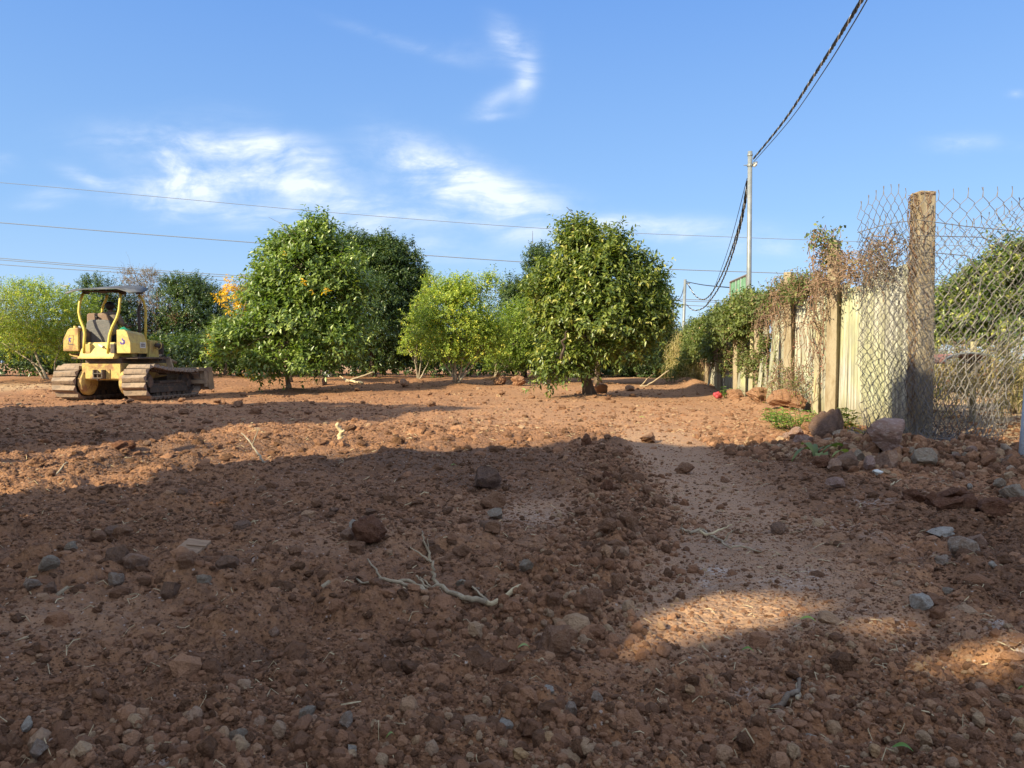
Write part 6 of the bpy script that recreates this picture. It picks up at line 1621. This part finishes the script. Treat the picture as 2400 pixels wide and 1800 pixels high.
MB().tube([tuple(c4[3] + [0, -.04, 0]), tuple(c4[2] + [0, -.04, 0])], .045, 4).build('top_rail', M['frame_brown'], e); MB().tube([tuple(c4[3] + [0, -.04, 0]), tuple(c4[0] + [0, -.04, -2])], .03, 4).build('side_rail', M['frame_brown'], e); MB().tube([tuple(c4[2] + [0, -.04, 0]), tuple(c4[1] + [0, -.04, -2])], .04, 4).build('side_rail', M['frame_brown'], e)
for t in (.35, .62): a, b_ = c4[0] * (1 - t) + c4[1] * t, c4[3] * (1 - t) + c4[2] * t; MB().tube([tuple(a + [0, -.05, -2]), tuple(b_ + [0, -.05, 0])], .022, 4).build('mullion', M['galv'], e)
# far street lamp at left
sl0 = P(160, 760, 62); e = empty('street_lamp', (sl0[0], 62, 0), 'distant small street lamp above the bushes left of the bulldozer', 'street lamp'); zt = P(160, 670, 62)[2]
MB().tube([(0, 0, 0), (0, 0, zt - .1)], .07, 8).build('mast', M['galv'], e, True); MB().box((-.12, 0, zt), (.55, .2, .10)).box((-.02, 0, zt - .1), (.2, .15, .1)).build('lamp_head', M['galv'], e)

# ------------------------------------------------------------------ things lying on the ground
def gp(px, py, lift=.012): g = G(px, py); g[2] = Hs(g[0], g[1]) + lift; return g


def branch(label, cat, strokes, mats=('deadwood',)):
    first = None; e = None
    for nm, pts, r0, r1, mk in strokes:
        Q = []
        for p in pts:
            if len(p) == 2: Q.append(gp(*p, lift=.012 + r0 * .5))
            else: Q.append(P(p[0], p[1], p[2]))
        if e is None: o0 = Q[0].copy(); e = empty('fallen_branch', o0, label, cat)
        C = spline(Q, 5); n = len(C); C[1:-1] += np.random.default_rng(n).normal(size=(n - 2, 3)) * r0 * .35
        floor = terrain(C[:, 0], C[:, 1]) + r0 * .45
        if all(len(p) == 2 for p in pts):
            k5 = np.array([terrain(C[:, 0] + dx, C[:, 1] + dy) for dx in (-.015, 0, .015) for dy in (-.02, 0, .02)]).max(0); C[:, 2] = np.maximum(C[:, 2], k5 + r0 * .5)
        else: C[:, 2] = np.maximum(C[:, 2], floor)
        MB().tube([tuple(c - o0) for c in C], [r0 + (r1 - r0) * i / (n - 1) for i in range(n)], 7).build(nm, M[mk], e, True)
    return e


Yb = gp(1035, 1405)[1]
branch('forked dead branch with twigs standing up, lying left of the windrow', 'branch', [
    ('stem', [(1225, 1408), (1165, 1420), (1138, 1424)], .011, .013, 'rawwood'), ('stem', [(1138, 1424), (1097, 1432), (1053, 1418), (1006, 1406), (960, 1396), (925, 1388), (893, 1370), (862, 1350)], .013, .004, 'deadwood'),
    ('side_branch', [(1006, 1406), (950, 1411), (890, 1412), (855, 1400), (829, 1376)], .010, .004, 'deadwood'),
    ('upright_twig', [(1035, 1405, Yb), (1022, 1365, Yb + .04), (1016, 1340, Yb + .06), (1008, 1309, Yb + .09), (996, 1275, Yb + .12), (989, 1246, Yb + .14)], .010, .003, 'deadwood'),
    ('upright_twig', [(1010, 1318, Yb + .08), (985, 1298, Yb + .1), (962, 1282, Yb + .13)], .005, .002, 'deadwood'), ('upright_twig', [(1008, 1309, Yb + .09), (1004, 1285, Yb + .1), (1003, 1262, Yb + .1)], .004, .002, 'deadwood'),
    ('side_twig', [(1032, 1402, Yb), (1005, 1380, Yb + .02), (982, 1356, Yb + .05), (974, 1350, Yb + .06)], .007, .003, 'deadwood'), ('side_twig', [(1018, 1388, Yb + .02), (1000, 1365, Yb + .05), (985, 1352, Yb + .07)], .005, .002, 'deadwood'),
    ('side_twig', [(1148, 1418), (1120, 1402), (1090, 1392), (1068, 1384)], .006, .003, 'deadwood'), ('side_twig', [(1130, 1405), (1122, 1392), (1113, 1384)], .004, .002, 'deadwood')])
Y2 = gp(1690, 1275)[1]
branch('small crooked dead branch on the driven earth right of the windrow', 'branch', [
    ('stem', [(1597, 1250), (1614, 1256), (1643, 1250), (1665, 1264), (1687, 1275), (1705, 1292), (1745, 1294), (1784, 1304)], .010, .004, 'deadwood'),
    ('side_branch', [(1640, 1246, Y2), (1662, 1252, Y2), (1690, 1240, Y2 + .05), (1716, 1230, Y2 + .05)], .008, .004, 'rawwood'), ('side_branch', [(1690, 1272, Y2), (1703, 1262, Y2), (1708, 1250, Y2), (1719, 1244, Y2)], .006, .003, 'deadwood'),
    ('side_twig', [(1601, 1248, Y2 + .1), (1597, 1236, Y2 + .1), (1600, 1228, Y2 + .1)], .004, .002, 'deadwood')])
Y3 = gp(615, 1090)[1]
branch('thin forked twig leaning out of the earth at the edge of the bright strip', 'twig', [
    ('stem', [(622, 1099, Y3), (612, 1075, Y3 + .1), (596, 1052, Y3 + .2), (580, 1028, Y3 + .3), (566, 1015, Y3 + .4)], .012, .006, 'bark_pale'), ('side_twig', [(592, 1042, Y3 + .2), (600, 1020, Y3 + .2), (607, 1003, Y3 + .2)], .007, .003, 'bark_pale')])
Y4 = gp(797, 1042)[1]
branch('short pale stub of wood standing upright in the sunlit strip', 'stub', [('stem', [(797, 1045, Y4), (798, 1015, Y4), (794, 992, Y4)], .035, .022, 'rawwood'), ('side_twig', [(797, 1018, Y4), (806, 1008, Y4 - .05)], .02, .012, 'rawwood')])
branch('thin pale twig in the sunlit strip at far left', 'twig', [('stem', [(125, 1130), (140, 1110), (152, 1095), (158, 1082)], .008, .004, 'rawwood')])
branch('curved brown root sticking out of the soil at the lower right', 'root', [('stem', [(1812, 1672), (1840, 1655), (1862, 1640), (1872, 1625), (1870, 1600)], .010, .005, 'bark_mid'), ('side_twig', [(1868, 1670), (1874, 1640), (1868, 1610)], .006, .003, 'deadwood')])
branch('long pale broken limb under the low branches of the leafy glossy tree', 'branch', [('stem', [(850, 902), (810, 892), (790, 880)], .05, .03, 'rawwood'), ('side_branch', [(810, 897, 29), (838, 885, 29), (876, 872, 29)], .05, .03, 'deadwood')])
branch('dead branches lying in the shade right of the round tree', 'branch', [('stem', [(1500, 915, 27), (1530, 895, 27), (1568, 868, 27)], .035, .02, 'deadwood'), ('side_branch', [(1503, 905, 28), (1520, 885, 28), (1535, 875, 28)], .025, .015, 'deadwood')])
branch('thin dry cane on the bank below the wire mesh', 'twig', [('stem', [(2088, 1150), (2100, 1138), (2112, 1126)], .006, .003, 'rawwood')])

# dry straws and slivers too small to name
r = np.random.default_rng(44); mb = MB()
for i in range(900):
    y = math.exp(r.uniform(math.log(1.8), math.log(14))); x = r.uniform(-.75, .75) * y; L = r.uniform(.01, .045) * (1 + y * .12); a = r.uniform(0, 6.28)
    z = Hs(x, y) + .006 if i < 0 else 0; mb.V += []
    P0 = np.array([x, y, 0]); mb.tube([tuple(P0), tuple(P0 + np.array([math.cos(a), math.sin(a), .0]) * L * .5 + [0, 0, L * r.uniform(0, .3)]), tuple(P0 + np.array([math.cos(a + .4), math.sin(a + .4), 0]) * L)], [.0008 * (1 + y * .3)] * 3, 3, False)
vv = np.array(mb.V); vv[:, 2] += terrain(vv[:, 0], vv[:, 1]) + .006; mb.V = [tuple(v) for v in vv]
o = mb.build('straw_litter', M['rawwood']); tag(o, 'scattered dry straws and slivers on the earth', None, None, 'stuff')
# flat wood scrap
M['scrap'] = weathered('scrap_wood', (.36, .24, .16), (.24, .16, .11), 18, .9, .1, bump=.5, stretch=(.3, 3, 1))
g = gp(448, 1358, .03); s_ = g[1] / FPX
mb = MB().box((0, 0, .0), (62 * s_, .11, .012)).box((.02, .02, .010), (50 * s_, .05, .006), (0, 0, .08)); o = mb.build('wood_scrap', M['scrap'], None, origin=None, bevel=.002)
o.location = (g[0], g[1] + .02, g[2] + .02); o.rotation_euler = (.30, .06, -.25); tag(o, 'flat brown scrap of wood lying on the left rough ground', 'wood')
for (px, py, w, rz, lab) in [(143, 1412, 38, .9, 'thin grey splinter of wood beside the egg shaped dark stone'), (764, 1425, 22, .6, 'pale splinter on the soil left of the forked branch')]:
    g = gp(px, py, .02); o = MB().box((0, 0, 0), (w * g[1] / FPX, .018, .006)).build('splinter', M['deadwood']); o.location = g; o.rotation_euler = (.1, -.5, rz); tag(o, lab, 'wood')
# fallen leaves
for i, (px, py, w, mk, tn, rz, lab) in enumerate([(1893, 1488, 36, 'leaf_weed', .9, -.2, 'pale green leaf lying near the right end of the large sunlit patch'), (1752, 1540, 28, 'leaf_weed', .4, -.2, 'light green leaf below the large sunlit patch'),
        (1227, 1572, 30, 'leaf_laurel', .75, .2, 'dark green leaf below the big brown block'), (2114, 1788, 46, 'leaf_weed', .25, -.25, 'bright green leaf at the bottom edge near the lower right'), (1063, 1108, 14, 'leaf_weed', .5, .4, 'small green leaf in the shade above the upright dark rock'),
        (1505, 984, 16, 'leaf_weed', 1, .0, 'yellow green leaf on the sunlit earth right of the round tree'), (2392, 1642, 18, 'leaf_weed', .3, .0, 'green leaf tip at the right edge'), (914, 1790, 22, 'leaf_laurel', .6, .5, 'dark green leaf at the bottom edge below the speckled stone')]):
    g = gp(px, py, .02); L_ = w * g[1] / FPX; n = 7; V = []
    for j in range(n):
        t = j / (n - 1); hw = L_ * .17 * math.sin(math.pi * (.06 + .90 * t)) ** .8; x = L_ * (t - .5); z = .012 * math.sin(math.pi * t) + .01; V += [(x, -hw, z + hw * .3), (x, 0, z), (x, hw, z + hw * .3)]
    F = [(3 * j + a, 3 * j + 3 + a, 3 * j + 4 + a, 3 * j + 1 + a) for j in range(n - 1) for a in (0, 1)]
    me = fast_mesh('fallen_leaf', V, F, dict(tint=[tn] * len(V)), True); o = link('fallen_leaf', me, None, M[mk]); o.location = g; o.rotation_euler = (.15, .1, rz); tag(o, lab, 'leaf')
# cut corn-like leaves by the dark boulder
e0 = gp(1925, 1062, .05); e = empty('cut_leaves', e0, 'bunch of wilted olive green long leaves lying by the dark boulder', 'leaves')
for i, (a, b_) in enumerate([((1962, 1046), (1905, 1066)), ((1975, 1044), (1925, 1060)), ((1905, 1040), (1912, 1082)), ((1895, 1050), (1856, 1080)), ((1880, 1040), (1905, 1060)), ((1930, 1062), (1934, 1084)), ((1920, 1062), (1918, 1086)), ((1990, 1062), (1950, 1070))]):
    A, B = P(*a, 7.9 - .05 * i), P(*b_, 7.6 - .05 * i); V = []; n = 8; sd = np.cross(B - A, [0, .5, 1]); sd /= np.linalg.norm(sd)
    for j in range(n):
        t = j / (n - 1); c = A + (B - A) * t + [0, 0, .05 * math.sin(math.pi * t)]; hw = .035 * math.sin(math.pi * (.12 + .85 * t)); V += [c - sd * hw - e0, c + [0, 0, -.012] - e0, c + sd * hw - e0]
    F = [(3 * j + a_, 3 * j + 3 + a_, 3 * j + 4 + a_, 3 * j + 1 + a_) for j in range(n - 1) for a_ in (0, 1)]
    me = fast_mesh('long_leaf', V, F, dict(tint=[.3 + .08 * i] * len(V)), True); link('long_leaf', me, e, M['leaf_creeper'])
# red plastic bag
g = gp(1684, 938, .05); o = link('plastic_bag', rock_mesh('plastic_bag', 5, 0, M['red_plastic'], .3, 3)); o.location = g + [0, 0, .08]; o.scale = (.15, .13, .11); tag(o, 'crumpled red plastic bag at the wall foot under the far creeper', 'plastic bag')
o = link('paper_scrap', rock_mesh('paper_scrap', 8, 3, M['white_plate'], .2, 3)); g = gp(2056, 1118, .02); o.location = g; o.scale = (.05, .03, .03); tag(o, 'torn white scrap in the rubble below the pink boulders', 'litter')
o = link('white_sack', rock_mesh('white_sack', 18, 2, M['white_plate'], .15, 3)); g = gp(757, 885, .1); o.location = g + [0, 1, .1]; o.scale = (.22, .2, .28); tag(o, 'whitish sack under the leafy glossy tree behind its trunk', 'sack')


# ------------------------------------------------------------------ the tall trees standing outside the left of the picture, whose shade falls over the foreground
SH1 = [(-900, 958), (-200, 957), (300, 949), (700, 944), (1000, 950), (1130, 957), (980, 968), (900, 985), (700, 992), (600, 996), (520, 1000), (430, 1020), (300, 1035), (150, 1052), (-100, 1080), (-900, 1140)]
SH2 = [(-1500, 1250), (0, 1180), (127, 1156), (307, 1137), (380, 1122), (434, 1108), (542, 1086), (615, 1082), (795, 1075), (1000, 1062), (1230, 1056), (1380, 1040), (1530, 1040), (1600, 1051), (1850, 1046), (2060, 1030), (2180, 1012), (2250, 1018), (2330, 1040), (2800, 1060), (9000, 1300), (9000, 6000), (-9000, 6000), (-9000, 1500)]
HOLES = [(1690, 1450, 235, 52, -.16), (1520, 1508, 130, 46, -.1), (1850, 1420, 130, 22, .06), (2085, 1480, 95, 30, -.1), (2220, 1560, 130, 38, -.35), (2370, 1560, 120, 42, .0), (2400, 1410, 60, 22, 0), (2190, 1590, 90, 18, .1),
         (55, 1226, 90, 10, -.05), (500, 1186, 70, 7, .05), (590, 1188, 30, 9, 0), (320, 1150, 50, 5, -.1)]


def inside(px, py, poly):
    c = np.zeros(len(px), bool); n = len(poly)
    for i in range(n):
        (x1, y1), (x2, y2) = poly[i], poly[(i + 1) % n]
        cross = ((y1 > py) != (y2 > py)) & (px < (x2 - x1) * (py - y1) / ((y2 - y1) or 1e-9) + x1); c ^= cross
    return c


SV = np.array(SUN)
def shades(p):
    """True where a leaf at p throws its shadow on ground that lies in shade in the photograph"""
    g = p - SV[None, :] * (p[:, 2] / SV[2])[:, None]
    x, y = g[:, 0], g[:, 1]; ok = np.ones(len(p), bool)
    f = y > 1.0; px, py = np.zeros(len(p)), np.full(len(p), 5000.0)
    px[f], py[f] = to_px(x[f], y[f], 0.0)
    r = np.random.default_rng(3)
    k = inside(px, py, SH1) | inside(px, py, SH2)
    for (cx, cy, rx, ry, a) in HOLES:
        dx, dy = px - cx, py - cy; u = (dx * math.cos(a) + dy * math.sin(a)) / rx; v = (-dx * math.sin(a) + dy * math.cos(a)) / ry
        k &= (u * u + v * v) > 1.25 + r.uniform(-.35, .6, len(p))
    ok[f] = k[f]
    ok &= ~((p[:, 0] > -.80 * np.maximum(p[:, 1], 0) - 1.2))          # nothing of it reaches into the picture
    return ok


def shade_tree(label, x, y, h, rad, seed, n, z0=.9):
    f = np.array([x, y, Hs(x, y) - .05]); e = empty('shade_tree', f, label, 'tree'); r = np.random.default_rng(seed)
    lobes = [(x, y, h * .5, rad, rad, h * .5), (x, y, h * .3, rad, rad, h * .3), (x - .3, y + .4, h * .72, rad * .75, rad * .75, h * .27)]
    (V, F, T), tw = make_crown(lobes, n, 9, .30, .16, .5, seed, shell=1.0, zmin=z0, rnd=.8)
    c = V.reshape(-1, 5, 3).mean(1); k = shades(c); idx = np.where(k)[0]
    V = V.reshape(-1, 5, 3)[idx].reshape(-1, 3); T = T.reshape(-1, 5)[idx].ravel(); i = np.arange(len(idx))[:, None] * 5
    F = np.concatenate([i + [0, 2, 1], i + [0, 3, 2], i + [1, 2, 4], i + [2, 3, 4]], 1).reshape(-1, 3)
    o = link('crown', fast_mesh('crown', V - f, F, dict(tint=T)), e, M['leaf_dark']); tag(o, kind='stuff')
    mb = MB(); mb.tube([(0, 0, 0), (.1, 0, h * .35), (0, .1, h * .6)], [.16, .12, .06], 8); mb.build('trunk', M['bark_dark'], e, True)
    for i in range(14):
        b_ = rsphere(r, 1)[0] * [rad * .7, rad * .7, h * .3] + [x, y, h * .55]; a = np.array([x, y, h * r.uniform(.25, .5)]); pts = np.array(limb(r, a, b_)); 
        if shades(pts).all(): MB().tube([tuple(q - f) for q in pts], .03, 5, False).build('branch', M['bark_dark'], e)


for i, (x, y, h, rad, n) in enumerate([(-7.4, -10.5, 9.0, 2.6, 2000), (-7.3, -7.2, 9.6, 2.6, 3000), (-7.5, -4.0, 10.2, 2.6, 3400), (-7.6, -.9, 10.4, 2.6, 3600), (-8.0, 2.0, 10.0, 2.6, 3200), (-9.4, 4.2, 7.5, 2.2, 2000), (-12.6, 6.8, 8.6, 2.8, 2800), (-14.4, 11.0, 9.0, 2.9, 3400), (-15.8, 14.6, 8.6, 2.9, 2600), (-12.6, 1.5, 9.5, 2.8, 1500)]):
    shade_tree(['first', 'second', 'third', 'fourth', 'fifth', 'sixth', 'seventh', 'eighth', 'ninth', 'tenth'][i] + ' tall dense tree of the row beyond the left edge, counted away from the camera', x, y, h, rad, 200 + i, n)
